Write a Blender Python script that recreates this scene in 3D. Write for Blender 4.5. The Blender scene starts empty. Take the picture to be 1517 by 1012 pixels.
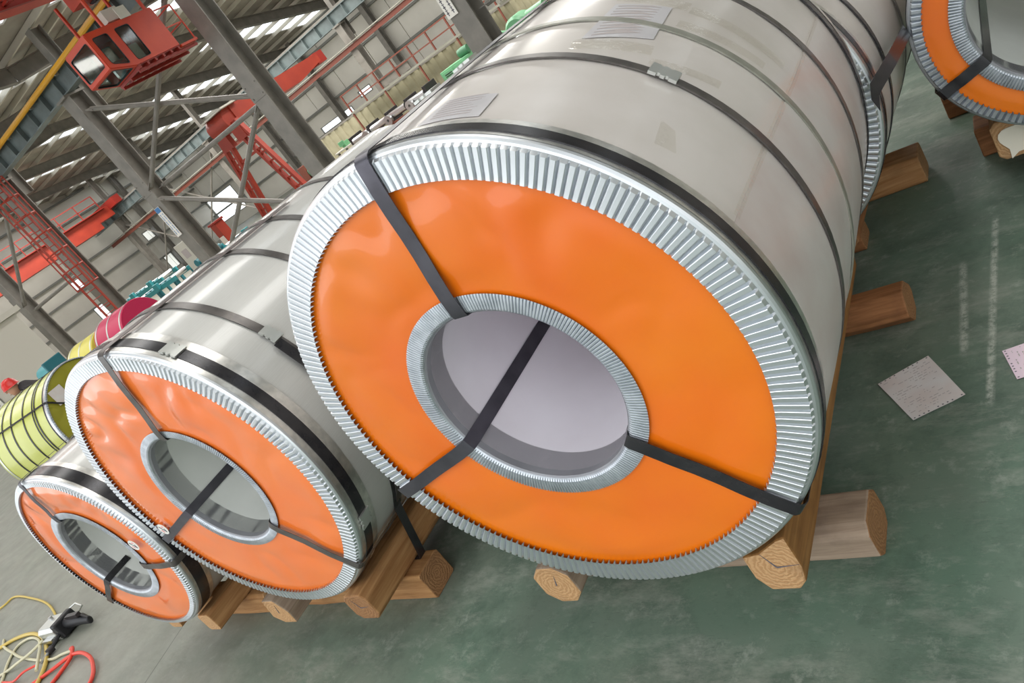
import bpy, bmesh, math, random
from mathutils import Vector, Matrix, noise
random.seed(7)
C = bpy.context.scene.collection
sc = bpy.context.scene
PI = math.pi
S = 0.64            # metres per coil unit (outer radius of the big coil)
GZ = 1.36           # floor lies this many units under the big coil's axis

# ------------------------------------------------------------------ camera, sky, exposure
cam_d = bpy.data.cameras.new('camera')
cam = bpy.data.objects.new('camera', cam_d)
C.objects.link(cam)
R_ = [[0.7304826832234713, 0.3931500961876297, -0.5584156618311265],
      [-0.25082746039923076, -0.606077096066641, -0.754821925180436],
      [-0.6352012552099608, 0.6914503275659686, -0.34411598319259307]]
mw = Matrix.Identity(4)
for i in range(3):
    mw[i][0] = R_[0][i]; mw[i][1] = -R_[1][i]; mw[i][2] = -R_[2][i]
mw[0][3], mw[1][3], mw[2][3] = 1.13018, -1.14297, 1.58946
cam.matrix_world = mw
cam_d.sensor_fit = 'HORIZONTAL'; cam_d.sensor_width = 36.0
cam_d.lens = 1124.34 * 36.0 / 1517.0
cam_d.clip_start = 0.05; cam_d.clip_end = 300
sc.camera = cam

world = bpy.data.worlds.new('overcast_sky'); sc.world = world
world.use_nodes = True
bg = world.node_tree.nodes['Background']
bg.inputs['Color'].default_value = (0.93, 0.97, 1.0, 1); bg.inputs['Strength'].default_value = 2.45
sc.view_settings.view_transform = 'Standard'
sc.view_settings.look = 'None'
sc.view_settings.gamma = 1.0
sc.view_settings.use_curve_mapping = False
sc.view_settings.exposure = -0.2

def area_lamp(name, loc, rot, sx, sy, power, col):
    l = bpy.data.lights.new(name, 'AREA'); l.shape = 'RECTANGLE'; l.size = sx; l.size_y = sy
    l.energy = power; l.color = col
    o = bpy.data.objects.new(name, l); C.objects.link(o)
    o.location = loc; o.rotation_euler = rot
    return o
# daylight coming down through the rooflights of the near bay and the middle bay
LAMPS = []
for lx in (-30, -24, -18, -12, -6):
    LAMPS.append(area_lamp('rooflight_daylight', (lx, 3.0, 8.0), (0, 0, 0), 1.5, 7.0, 190, (1, 0.97, 0.92)))
LAMPS.append(area_lamp('rooflight_daylight', (0, 3.0, 8.0), (0, 0, 0), 1.5, 7.0, 190, (1, 0.97, 0.92)))
for lx in (-42, -36, -30, -24, -18, -12, -6):
    LAMPS.append(area_lamp('rooflight_daylight', (lx, 20.0, 7.9), (0, 0, 0), 1.5, 11.0, 1000, (1, 0.97, 0.92)))

# ------------------------------------------------------------------ materials
def mat(name, col, rough=0.5, metal=0.0, col2=None, nscale=4.0, ndetail=4.0, stretch=None, lo=0.35, hi=0.65,
        bump=0.0, bscale=20.0, bstretch=None, coat=0.0, coat_rough=0.1, spec=0.5, rough2=None, aniso=0.0):
    m = bpy.data.materials.new(name); m.use_nodes = True
    nt = m.node_tree; b = nt.nodes['Principled BSDF']
    b.inputs['Base Color'].default_value = (*col, 1); b.inputs['Roughness'].default_value = rough
    b.inputs['Metallic'].default_value = metal; b.inputs['Specular IOR Level'].default_value = spec
    b.inputs['Coat Weight'].default_value = coat; b.inputs['Coat Roughness'].default_value = coat_rough
    tc = nt.nodes.new('ShaderNodeTexCoord')
    def nz(scale, st, detail):
        mp = nt.nodes.new('ShaderNodeMapping'); nt.links.new(tc.outputs['Object'], mp.inputs['Vector'])
        if st: mp.inputs['Scale'].default_value = st
        n = nt.nodes.new('ShaderNodeTexNoise'); n.inputs['Scale'].default_value = scale; n.inputs['Detail'].default_value = detail
        nt.links.new(mp.outputs[0], n.inputs['Vector']); return n
    if col2 or rough2 is not None:
        n = nz(nscale, stretch, ndetail)
        r = nt.nodes.new('ShaderNodeMapRange'); r.inputs['From Min'].default_value = lo; r.inputs['From Max'].default_value = hi
        nt.links.new(n.outputs['Fac'], r.inputs['Value'])
        if col2:
            x = nt.nodes.new('ShaderNodeMix'); x.data_type = 'RGBA'
            x.inputs['A'].default_value = (*col, 1); x.inputs['B'].default_value = (*col2, 1)
            nt.links.new(r.outputs[0], x.inputs['Factor']); nt.links.new(x.outputs['Result'], b.inputs['Base Color'])
        if rough2 is not None:
            q = nt.nodes.new('ShaderNodeMapRange'); q.inputs['To Min'].default_value = rough; q.inputs['To Max'].default_value = rough2
            nt.links.new(r.outputs[0], q.inputs['Value']); nt.links.new(q.outputs[0], b.inputs['Roughness'])
    if bump:
        n = nz(bscale, bstretch, 3.0)
        bp = nt.nodes.new('ShaderNodeBump'); bp.inputs['Strength'].default_value = bump; bp.inputs['Distance'].default_value = 0.01
        nt.links.new(n.outputs['Fac'], bp.inputs['Height']); nt.links.new(bp.outputs[0], b.inputs['Normal'])
    return m

def srgb(r, g, b):
    f = lambda c: (c / 255 / 12.92) if c / 255 <= 0.04045 else ((c / 255 + 0.055) / 1.055) ** 2.4
    return (f(r), f(g), f(b))

M = {}
M['galv'] = mat('galvanised_sheet', (0.78, 0.80, 0.825), 0.40, 1.0, (0.74, 0.765, 0.79), 14, 2, rough2=0.45)
M['galv_dull'] = mat('galvanised_dull', (0.62, 0.65, 0.69), 0.42, 0.85, (0.5, 0.53, 0.57), 30, 3)
M['band'] = mat('polished_edge_band', (0.84, 0.82, 0.78), 0.3, 0.9, (0.66, 0.65, 0.62), 40, 2, bump=0.03, bscale=6)
M['sleeve'] = mat('core_sleeve_steel', (0.33, 0.33, 0.35), 0.5, 0.3, (0.27, 0.27, 0.29), 9, 5)
M['orange'] = mat('orange_cover_film', srgb(240, 123, 8), 0.4, 0, srgb(238, 108, 2), 2.5, 3, bump=0.04, bscale=7, coat=0.65, coat_rough=0.07)
M['orange_pale'] = mat('orange_cover_film_pale', srgb(255, 133, 56), 0.3, 0, srgb(252, 120, 40), 2.5, 3, bump=0.04, bscale=7, coat=1.0, coat_rough=0.05)
M['wrap'] = mat('pale_wrap_film', srgb(218, 210, 204), 0.36, 0, srgb(203, 195, 187), 3.2, 5, bump=0.16, bscale=4, coat=0.4, coat_rough=0.16)
M['wrap_flap'] = mat('pale_wrap_flap', srgb(216, 208, 203), 0.36, 0, srgb(204, 188, 182), 4.5, 5, bump=0.14, bscale=5, coat=0.35, coat_rough=0.2)
M['steelwrap'] = mat('stainless_outer_wrap', (0.62, 0.61, 0.58), 0.46, 0.3, (0.58, 0.57, 0.54), 12, 3, stretch=(40, 1, 40), bump=0.012, bscale=4, coat=0.55, coat_rough=0.1)
M['bore'] = mat('bore_paper', srgb(240, 234, 240), 0.6, 0, srgb(232, 224, 230), 3, 5)
M['bore_grey'] = mat('bore_grey', srgb(224, 225, 219), 0.5, 0, srgb(212, 213, 207), 3, 5)
M['hoop'] = mat('dark_steel_strap', (0.022, 0.021, 0.026), 0.25, 0.35, (0.04, 0.037, 0.04), 25, 3, spec=0.7)
M['hoop_brown'] = mat('dark_brown_strap', (0.10, 0.09, 0.085), 0.3, 0.5, (0.15, 0.135, 0.125), 25, 3, spec=0.6)
M['hoop_pale'] = mat('strap_under_film', srgb(140, 140, 128), 0.35, 0.2, srgb(160, 158, 146), 20, 3)
M['strapface'] = mat('blued_strap', (0.12, 0.115, 0.135), 0.32, 0.7, (0.085, 0.08, 0.095), 14, 3, spec=0.6)
M['seal'] = mat('zinc_seal', (0.62, 0.63, 0.60), 0.33, 0.8)
M['tape'] = mat('glossy_tape', srgb(206, 200, 178), 0.12, 0, srgb(194, 190, 166), 30, 3, bump=0.5, bscale=45, coat=1.0, coat_rough=0.04)
def clear_tape():
    m = bpy.data.materials.new('clear_glossy_tape'); m.use_nodes = True
    nt = m.node_tree; nt.nodes.clear()
    o = nt.nodes.new('ShaderNodeOutputMaterial'); t = nt.nodes.new('ShaderNodeBsdfTransparent'); g = nt.nodes.new('ShaderNodeBsdfGlossy')
    t.inputs['Color'].default_value = (0.995, 0.99, 0.97, 1); g.inputs['Roughness'].default_value = 0.07
    tc = nt.nodes.new('ShaderNodeTexCoord'); n = nt.nodes.new('ShaderNodeTexNoise'); n.inputs['Scale'].default_value = 15; n.inputs['Detail'].default_value = 3
    nt.links.new(tc.outputs['Object'], n.inputs['Vector'])
    bp = nt.nodes.new('ShaderNodeBump'); bp.inputs['Strength'].default_value = 0.7; bp.inputs['Distance'].default_value = 0.014
    nt.links.new(n.outputs['Fac'], bp.inputs['Height']); nt.links.new(bp.outputs[0], g.inputs['Normal'])
    x = nt.nodes.new('ShaderNodeMixShader'); x.inputs[0].default_value = 0.09
    nt.links.new(t.outputs[0], x.inputs[1]); nt.links.new(g.outputs[0], x.inputs[2]); nt.links.new(x.outputs[0], o.inputs['Surface'])
    return m
M['tape'] = clear_tape()
M['ink'] = mat('print_ink', (0.12, 0.11, 0.13), 0.7)
M['ink_faint'] = mat('faint_print_ink', srgb(186, 176, 174), 0.7)
M['paper'] = mat('paper_white', srgb(226, 222, 220), 0.7, 0, srgb(222, 210, 205), 9, 3)
M['paper_pink'] = mat('paper_pinkish', srgb(236, 214, 226), 0.7)
M['stamp_red'] = mat('stamp_red_ink', srgb(226, 110, 120), 0.7)
M['label'] = mat('label_paper', srgb(218, 214, 216), 0.35, 0, srgb(202, 198, 200), 8, 3, coat=0.6, coat_rough=0.1)
M['yellowwrap'] = mat('yellow_green_wrap', srgb(198, 202, 100), 0.3, 0, srgb(206, 210, 120), 3, 4, bump=0.08, bscale=6, coat=0.4)
M['yellowface'] = mat('yellow_green_face', srgb(158, 152, 44), 0.4)
M['white'] = mat('white_paint', srgb(236, 232, 224), 0.5)
M['black'] = mat('black_rubber', (0.012, 0.012, 0.014), 0.5)
M['black_metal'] = mat('black_metal', (0.035, 0.03, 0.032), 0.4, 0.3)
M['colgrey'] = mat('column_grey_paint', srgb(134, 129, 121), 0.5, 0, srgb(118, 114, 107), 3, 4)
M['collight'] = mat('steel_light_grey_paint', srgb(150, 148, 136), 0.5, 0, srgb(138, 136, 124), 2, 4)
M['girder'] = mat('girder_blue_grey', srgb(112, 124, 124), 0.5, 0, srgb(92, 102, 102), 2, 4)
M['roof'] = mat('roof_sheet', srgb(168, 160, 148), 0.55, 0.1, srgb(148, 141, 130), 1.5, 4)
M['purlin'] = mat('purlin_galv', srgb(206, 200, 186), 0.4, 0.3)
M['cladding'] = mat('wall_cladding', srgb(214, 210, 200), 0.5, 0, srgb(204, 200, 190), 0.6, 4)
M['girt'] = mat('girt_grey', srgb(120, 120, 114), 0.5)
M['partition'] = mat('partition_sheet', srgb(170, 163, 136), 0.45, 0, srgb(154, 148, 122), 1.5, 3)
M['cranered'] = mat('crane_orange_red', srgb(204, 66, 32), 0.45, 0, srgb(190, 54, 26), 2, 4)
M['farred'] = mat('crane_red_darkened_for_lamps', srgb(164, 56, 36), 0.5, 0, srgb(150, 48, 32), 2, 4)  # same crane paint, colour darkened to offset the stronger middle bay lamps
M['cranedark'] = mat('crane_dark_red', srgb(146, 40, 30), 0.5)
M['railred'] = mat('rail_red_brown', srgb(122, 66, 52), 0.5)
M['yellowrail'] = mat('conductor_yellow', srgb(224, 164, 40), 0.4)
M['teal'] = mat('machine_teal', srgb(60, 150, 156), 0.4)
M['teal2'] = mat('machine_dark_teal', srgb(44, 112, 122), 0.4)
M['mgreen'] = mat('machine_green', srgb(112, 174, 128), 0.4)
M['mgreen2'] = mat('machine_dark_green', srgb(70, 120, 88), 0.45)
M['roller'] = mat('roller_chrome', (0.6, 0.6, 0.6), 0.3, 1.0)
M['magenta'] = mat('magenta_wrap', srgb(200, 36, 84), 0.35)
M['yellow2'] = mat('yellow_wrap', srgb(226, 214, 90), 0.35)
M['helmet'] = mat('helmet_red', srgb(206, 40, 34), 0.3)
M['cloth'] = mat('dark_work_jacket', srgb(44, 40, 42), 0.8)
M['skin'] = mat('skin', srgb(196, 146, 116), 0.6)
M['bluesign'] = mat('sign_blue', srgb(60, 120, 176), 0.5)
M['hose_yellow'] = mat('hose_yellow', srgb(206, 178, 84), 0.35)
M['hose_clear'] = mat('hose_cream', srgb(206, 200, 168), 0.35)
M['hose_red'] = mat('hose_red', srgb(226, 66, 48), 0.35)
M['cabin'] = mat('cabin_panel', srgb(206, 202, 190), 0.55)
M['splash'] = mat('white_paint_splash', srgb(232, 224, 206), 0.5)

def glass_pane():
    m = bpy.data.materials.new('rooflight_glazing'); m.use_nodes = True
    nt = m.node_tree; nt.nodes.clear()
    o = nt.nodes.new('ShaderNodeOutputMaterial'); t = nt.nodes.new('ShaderNodeBsdfTransparent'); g = nt.nodes.new('ShaderNodeBsdfGlossy')
    t.inputs['Color'].default_value = (0.95, 0.96, 0.96, 1)
    g.inputs['Roughness'].default_value = 0.1
    x = nt.nodes.new('ShaderNodeMixShader'); x.inputs[0].default_value = 0.06
    nt.links.new(t.outputs[0], x.inputs[1]); nt.links.new(g.outputs[0], x.inputs[2]); nt.links.new(x.outputs[0], o.inputs['Surface'])
    return m
M['glass'] = glass_pane()
def cab_glass():
    m = bpy.data.materials.new('cab_glass'); m.use_nodes = True
    nt = m.node_tree; nt.nodes.clear()
    o = nt.nodes.new('ShaderNodeOutputMaterial'); t = nt.nodes.new('ShaderNodeBsdfTransparent'); g = nt.nodes.new('ShaderNodeBsdfGlossy')
    t.inputs['Color'].default_value = (0.75, 0.78, 0.76, 1); g.inputs['Roughness'].default_value = 0.05
    x = nt.nodes.new('ShaderNodeMixShader'); x.inputs[0].default_value = 0.15
    nt.links.new(t.outputs[0], x.inputs[1]); nt.links.new(g.outputs[0], x.inputs[2]); nt.links.new(x.outputs[0], o.inputs['Surface'])
    return m
M['cabglass'] = cab_glass()

def floor_mat():
    m = bpy.data.materials.new('worn_green_floor'); m.use_nodes = True
    nt = m.node_tree; L = nt.links; b = nt.nodes['Principled BSDF']
    tc = nt.nodes.new('ShaderNodeTexCoord')
    def noise_(scale, detail, st=(1, 1, 1), rot=0.0, rough=0.6):
        mp = nt.nodes.new('ShaderNodeMapping'); mp.inputs['Scale'].default_value = st; mp.inputs['Rotation'].default_value = (0, 0, rot)
        L.new(tc.outputs['Object'], mp.inputs['Vector'])
        n = nt.nodes.new('ShaderNodeTexNoise'); n.inputs['Scale'].default_value = scale; n.inputs['Detail'].default_value = detail; n.inputs['Roughness'].default_value = rough
        L.new(mp.outputs[0], n.inputs['Vector']); return n.outputs['Fac']
    def rng(v, a, c, lo=0.0, hi=1.0):
        r = nt.nodes.new('ShaderNodeMapRange'); r.inputs['From Min'].default_value = a; r.inputs['From Max'].default_value = c
        r.inputs['To Min'].default_value = lo; r.inputs['To Max'].default_value = hi
        L.new(v, r.inputs['Value']); return r.outputs[0]
    def mix(f, a, c):
        x = nt.nodes.new('ShaderNodeMix'); x.data_type = 'RGBA'
        L.new(f, x.inputs['Factor'])
        for k, v in (('A', a), ('B', c)):
            if isinstance(v, tuple): x.inputs[k].default_value = (*v, 1)
            else: L.new(v, x.inputs[k])
        return x.outputs['Result']
    def mul(a, c):
        x = nt.nodes.new('ShaderNodeMath'); x.operation = 'MULTIPLY'; L.new(a, x.inputs[0])
        if isinstance(c, float): x.inputs[1].default_value = c
        else: L.new(c, x.inputs[1])
        return x.outputs[0]
    base = mix(rng(noise_(0.9, 5), 0.35, 0.65), srgb(96, 122, 104), srgb(116, 126, 113))
    base = mix(mul(rng(noise_(2.6, 8, (1, 1, 1), 0.3, 0.75), 0.46, 0.66), 0.85), base, srgb(70, 88, 76))
    base = mix(mul(rng(noise_(2.1, 9, (1, 2.6, 1), 0.5, 0.8), 0.50, 0.66), 0.6), base, srgb(156, 160, 148))
    base = mix(mul(rng(noise_(9, 9, (1, 1, 1), 0.2, 0.8), 0.55, 0.70), 0.6), base, srgb(168, 174, 162))
    base = mix(mul(rng(noise_(26, 4, (1, 6, 1), 0.8), 0.62, 0.70), 0.35), base, srgb(60, 66, 58))
    # far left paler and greyer: window reflection painted into the floor colour
    sx = nt.nodes.new('ShaderNodeSeparateXYZ'); L.new(tc.outputs['Object'], sx.inputs[0])
    left = rng(sx.outputs['X'], -1.0, -3.6)
    base = mix(mul(left, 0.75), base, mix(rng(noise_(2.5, 8, (1, 3, 1), 0.4, 0.7), 0.3, 0.7), srgb(128, 126, 116), srgb(150, 146, 136)))
    # two chalky scrape lines and a saw-cut joint
    def line(px, x0, y0, y1, w, slope=0.0):
        a = nt.nodes.new('ShaderNodeMath'); a.operation = 'MULTIPLY_ADD'; L.new(sx.outputs['Y'], a.inputs[0]); a.inputs[1].default_value = -slope; L.new(sx.outputs['X'], a.inputs[2])
        d = nt.nodes.new('ShaderNodeMath'); d.operation = 'SUBTRACT'; L.new(a.outputs[0], d.inputs[0]); d.inputs[1].default_value = x0
        e = nt.nodes.new('ShaderNodeMath'); e.operation = 'ABSOLUTE'; L.new(d.outputs[0], e.inputs[0])
        f = rng(e.outputs[0], w, w * 0.3)
        f = mul(f, rng(sx.outputs['Y'], y0, y0 + 0.05)); f = mul(f, rng(sx.outputs['Y'], y1, y1 - 0.05)); return f
    rough_n = rng(noise_(30, 6, (1, 1, 1), 0, 0.8), 0.40, 0.58)
    base = mix(mul(line('x', 0.650, 0.95, 1.50, 0.016, 0.01), mul(rough_n, 0.85)), base, srgb(186, 190, 178))
    base = mix(mul(line('x', 0.680, 0.70, 1.75, 0.014, 0.055), mul(rough_n, 0.85)), base, srgb(186, 190, 178))
    base = mix(mul(line('x', -3.22, -2.0, 0.30, 0.005, 0.18), 0.8), base, srgb(50, 50, 46) and base) if False else base
    base = mix(mul(line('x', -3.17, -3.0, 0.6, 0.006, -0.26), 0.7), base, srgb(46, 46, 42))
    L.new(base, b.inputs['Base Color'])
    L.new(rng(noise_(4, 6), 0.3, 0.7, 0.34, 0.6), b.inputs['Roughness'])
    b.inputs['Specular IOR Level'].default_value = 0.45
    bp = nt.nodes.new('ShaderNodeBump'); bp.inputs['Strength'].default_value = 0.12; bp.inputs['Distance'].default_value = 0.01
    L.new(noise_(14, 6), bp.inputs['Height']); L.new(bp.outputs[0], b.inputs['Normal'])
    return m
M['floor'] = floor_mat()

def wood_mat(name, a, b_, ring=False):
    m = bpy.data.materials.new(name); m.use_nodes = True
    nt = m.node_tree; L = nt.links; b = nt.nodes['Principled BSDF']; b.inputs['Roughness'].default_value = 0.7; b.inputs['Specular IOR Level'].default_value = 0.25
    tc = nt.nodes.new('ShaderNodeTexCoord'); mp = nt.nodes.new('ShaderNodeMapping'); L.new(tc.outputs['UV'], mp.inputs[0])
    if ring:
        w = nt.nodes.new('ShaderNodeTexWave'); w.wave_type = 'RINGS'; w.rings_direction = 'SPHERICAL'
        w.inputs['Scale'].default_value = 26; w.inputs['Distortion'].default_value = 7; w.inputs['Detail'].default_value = 5; w.inputs['Detail Scale'].default_value = 2.5
    else:
        mp.inputs['Scale'].default_value = (1.6, 26, 1)
        w = nt.nodes.new('ShaderNodeTexNoise'); w.inputs['Scale'].default_value = 1.6; w.inputs['Detail'].default_value = 7; w.inputs['Roughness'].default_value = 0.62
        w.inputs['Distortion'].default_value = 0.6
    L.new(mp.outputs[0], w.inputs['Vector'])
    r = nt.nodes.new('ShaderNodeMapRange'); r.inputs['From Min'].default_value = 0.0 if ring else 0.36; r.inputs['From Max'].default_value = 1.0 if ring else 0.64
    L.new(w.outputs['Fac'], r.inputs['Value'])
    x = nt.nodes.new('ShaderNodeMix'); x.data_type = 'RGBA'; x.inputs['A'].default_value = (*a, 1); x.inputs['B'].default_value = (*b_, 1)
    L.new(r.outputs[0], x.inputs['Factor'])
    n2 = nt.nodes.new('ShaderNodeTexNoise'); n2.inputs['Scale'].default_value = 9; n2.inputs['Detail'].default_value = 5; L.new(tc.outputs['Object'], n2.inputs['Vector'])
    r2 = nt.nodes.new('ShaderNodeMapRange'); r2.inputs['From Min'].default_value = 0.52; r2.inputs['From Max'].default_value = 0.75; r2.inputs['To Max'].default_value = 0.6
    L.new(n2.outputs['Fac'], r2.inputs['Value'])
    y = nt.nodes.new('ShaderNodeMix'); y.data_type = 'RGBA'; y.inputs['B'].default_value = (a[0] * 0.42, a[1] * 0.40, a[2] * 0.42, 1)
    L.new(r2.outputs[0], y.inputs['Factor']); L.new(x.outputs['Result'], y.inputs['A']); L.new(y.outputs['Result'], b.inputs['Base Color'])
    bp = nt.nodes.new('ShaderNodeBump'); bp.inputs['Strength'].default_value = 0.35; bp.inputs['Distance'].default_value = 0.004
    L.new(w.outputs['Fac'], bp.inputs['Height']); L.new(bp.outputs[0], b.inputs['Normal'])
    return m
M['wood'] = wood_mat('pine_timber', srgb(180, 136, 90), srgb(144, 100, 60))
M['wood_ochre'] = wood_mat('ochre_log', srgb(164, 118, 68), srgb(130, 90, 50))
M['wood_grey'] = wood_mat('weathered_timber', srgb(166, 146, 126), srgb(138, 118, 100))
M['wood_dark'] = wood_mat('dark_timber', srgb(158, 108, 70), srgb(120, 78, 46))
M['wood_end'] = wood_mat('timber_end_grain', srgb(196, 156, 112), srgb(176, 134, 92), True)
M['wood_end_dark'] = wood_mat('timber_end_grain_dark', srgb(160, 118, 80), srgb(140, 100, 66), True)

# ------------------------------------------------------------------ helpers
def tag(o, label, cat, group=None, kind=None):
    if label: o['label'] = label
    if cat: o['category'] = cat
    if group: o['group'] = group
    if kind: o['kind'] = kind
    return o
def thing(name, label, cat, loc=(0, 0, 0), rz=0.0, group=None):
    o = bpy.data.objects.new(name, None); C.objects.link(o)
    o.empty_display_size = 0.1; o.location = loc; o.rotation_euler = (0, 0, rz)
    return tag(o, label, cat, group)
def obj(name, verts, faces, m, parent=None, smooth=False, sharp=0.6, mi=None, uvs=None):
    me = bpy.data.meshes.new(name); me.from_pydata([tuple(v) for v in verts], [], faces)
    ms = m if isinstance(m, (list, tuple)) else [m]
    for k in ms: me.materials.append(k)
    if mi:
        for p, i in zip(me.polygons, mi): p.material_index = i
    if uvs:
        ul = me.uv_layers.new(name='UVMap')
        for i, uv in enumerate(uvs): ul.data[i].uv = uv
    me.update()
    if smooth:
        me.polygons.foreach_set('use_smooth', [True] * len(me.polygons))
        me.set_sharp_from_angle(angle=sharp)
    o = bpy.data.objects.new(name, me); C.objects.link(o)
    if parent: o.parent = parent
    return o
class MB:
    def __init__(s): s.v = []; s.f = []; s.i = []
    def add(s, v, f, i=0):
        n = len(s.v); s.v += [tuple(x) for x in v]; s.f += [tuple(n + k for k in q) for q in f]; s.i += [i] * len(f); return s
    def box(s, x0, x1, y0, y1, z0, z1, i=0):
        v = [(x, y, z) for x in (x0, x1) for y in (y0, y1) for z in (z0, z1)]
        return s.add(v, [(0, 1, 3, 2), (4, 6, 7, 5), (0, 4, 5, 1), (2, 3, 7, 6), (0, 2, 6, 4), (1, 5, 7, 3)], i)
    def prism(s, sec, p0, p1, up=(0, 0, 1), i=0, cap=True):
        """extrude a 2-D section (a across, b along up) from p0 to p1"""
        p0 = Vector(p0); p1 = Vector(p1); d = (p1 - p0).normalized(); u = Vector(up)
        if abs(d.dot(u)) > 0.98: u = Vector((0, 1, 0))
        a = d.cross(u).normalized(); u = a.cross(d).normalized(); n = len(sec)
        v = [p0 + a * q[0] + u * q[1] for q in sec] + [p1 + a * q[0] + u * q[1] for q in sec]
        f = [(k, (k + 1) % n, n + (k + 1) % n, n + k) for k in range(n)]
        if cap: f += [tuple(range(n))[::-1], tuple(range(n, 2 * n))]
        return s.add(v, f, i)
    def bar(s, p0, p1, w, h=None, i=0, up=(0, 0, 1)):
        h = h or w
        return s.prism([(-w / 2, -h / 2), (w / 2, -h / 2), (w / 2, h / 2), (-w / 2, h / 2)], p0, p1, up, i)
    def pipe(s, p0, p1, r, n=8, i=0):
        return s.prism([(r * math.cos(2 * PI * k / n), r * math.sin(2 * PI * k / n)) for k in range(n)], p0, p1, i=i)
    def ibeam(s, p0, p1, w, h, t=0.02, tw=0.015, up=(0, 0, 1), i=0):
        a, b = w / 2, h / 2
        sec = [(-a, -b), (a, -b), (a, -b + t), (tw, -b + t), (tw, b - t), (a, b - t), (a, b), (-a, b), (-a, b - t), (-tw, b - t), (-tw, -b + t), (-a, -b + t)]
        p0 = Vector(p0); p1 = Vector(p1); d = (p1 - p0).normalized(); u = Vector(up)
        if abs(d.dot(u)) > 0.98: u = Vector((0, 1, 0))
        c = d.cross(u).normalized(); u = c.cross(d).normalized(); n = 12
        v = [p0 + c * q[0] + u * q[1] for q in sec] + [p1 + c * q[0] + u * q[1] for q in sec]
        f = [(k, (k + 1) % n, n + (k + 1) % n, n + k) for k in range(n)]
        for e in (0, n): f += [(e + 0, e + 1, e + 2, e + 3, e + 10, e + 11), (e + 3, e + 4, e + 9, e + 10), (e + 4, e + 5, e + 6, e + 7, e + 8, e + 9)]
        return s.add(v, f, i)
    def tube(s, pts, r, n=8, i=0):
        pts = [Vector(p) for p in pts]; v = []; f = []; ref = Vector((0, 0, 1))
        for k, p in enumerate(pts):
            d = (pts[min(k + 1, len(pts) - 1)] - pts[max(k - 1, 0)]).normalized()
            if abs(d.dot(ref)) > 0.98: ref = Vector((1, 0, 0))
            a = d.cross(ref).normalized(); b = a.cross(d)
            v += [p + (a * math.cos(2 * PI * j / n) + b * math.sin(2 * PI * j / n)) * r for j in range(n)]
        for k in range(len(pts) - 1):
            f += [(k * n + j, k * n + (j + 1) % n, (k + 1) * n + (j + 1) % n, (k + 1) * n + j) for j in range(n)]
        f += [tuple(range(n))[::-1], tuple(range((len(pts) - 1) * n, len(pts) * n))]
        return s.add(v, f, i)
    def lathe(s, prof, n, axis='y', closed=False, c=(0, 0, 0), i=0, a0=0.0):
        """prof: (r, t) pairs turned about an axis"""
        v = []; f = []; m = len(prof)
        for j in range(n):
            th = a0 + 2 * PI * j / n
            for r, t in prof:
                a, b = r * math.cos(th), r * math.sin(th)
                v.append((c[0] + a, c[1] + t, c[2] + b) if axis == 'y' else (c[0] + t, c[1] + a, c[2] + b) if axis == 'x' else (c[0] + a, c[1] + b, c[2] + t))
        mm = m if closed else m - 1
        for j in range(n):
            for k in range(mm):
                q = (j * m + k, j * m + (k + 1) % m, ((j + 1) % n) * m + (k + 1) % m, ((j + 1) % n) * m + k)
                f.append(q if axis == 'y' else q[::-1])
        return s.add(v, f, i)
    def build_each(s, name, m, parent=None, smooth=False, sharp=0.6):
        """one object for each loose piece"""
        p = list(range(len(s.v)))
        def find(a):
            while p[a] != a: p[a] = p[p[a]]; a = p[a]
            return a
        for f in s.f:
            for k in f[1:]: p[find(k)] = find(f[0])
        out = []
        for root in sorted({find(k) for k in range(len(s.v))}):
            ids = [k for k in range(len(s.v)) if find(k) == root]; mp = {k: j for j, k in enumerate(ids)}
            out.append(obj(name, [s.v[k] for k in ids], [tuple(mp[k] for k in f) for f in s.f if f[0] in mp], m, parent, smooth, sharp))
        return out
    def build(s, name, m, parent=None, smooth=False, sharp=0.6):
        return obj(name, s.v, s.f, m, parent, smooth, sharp, s.i)
def bevel(o, w, seg=2):
    b = o.modifiers.new('bevel', 'BEVEL'); b.width = w; b.segments = seg; b.limit_method = 'ANGLE'; b.angle_limit = 0.7
    return o
def smoothstep(a, b, x):
    t = max(0.0, min(1.0, (x - a) / (b - a))); return t * t * (3 - 2 * t)

# ------------------------------------------------------------------ building: floor, walls, roof
ST = 'structure'
fl = MB(); fl.box(-56, 16, -26, 40, -0.2, 0.0)
tag(fl.build('floor', M['floor']), 'worn green painted concrete floor of the coil warehouse', None, kind=ST)

def k36(x, z):  # the long wall stands at y = 36
    q = 37.14 / 29.14
    return 1.13 + (x - 1.13) * q, 1.59 + (z - 1.59) * q
def holes_wall(name, label, axis, pos, t, u0, u1, z0, z1, holes):
    us = sorted({u0, u1, *[h[0] for h in holes], *[h[1] for h in holes]}); zs = sorted({z0, z1, *[h[2] for h in holes], *[h[3] for h in holes]})
    b = MB()
    for a, c in zip(us, us[1:]):
        for d, e in zip(zs, zs[1:]):
            um, zm = (a + c) / 2, (d + e) / 2
            if any(h[0] < um < h[1] and h[2] < zm < h[3] for h in holes): continue
            if axis == 'y': b.box(a, c, pos, pos + t, d, e)
            else: b.box(pos - t, pos, a, c, d, e)
    return tag(b.build(name, M['cladding']), label, None, kind=ST)
wins_long = []
for (xa, xb, za, zb) in ((-38.9, -36.0, 0.95, 2.45), (-41.2, -39.7, 0.75, 2.45), (-27.5, -24.9, 1.58, 1.92), (-24.1, -23.2, 1.9, 2.22),
                         (-35.6, -35.1, 1.2, 1.9)):
    a, c = k36(xa, za), k36(xb, zb); wins_long.append((a[0], c[0], max(a[1], 0.4), c[1]))
wl = holes_wall('wall_back', 'long clad side wall behind the far columns', 'y', 36.0, 0.12, -62, 10, 0, 6.9, wins_long)
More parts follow.
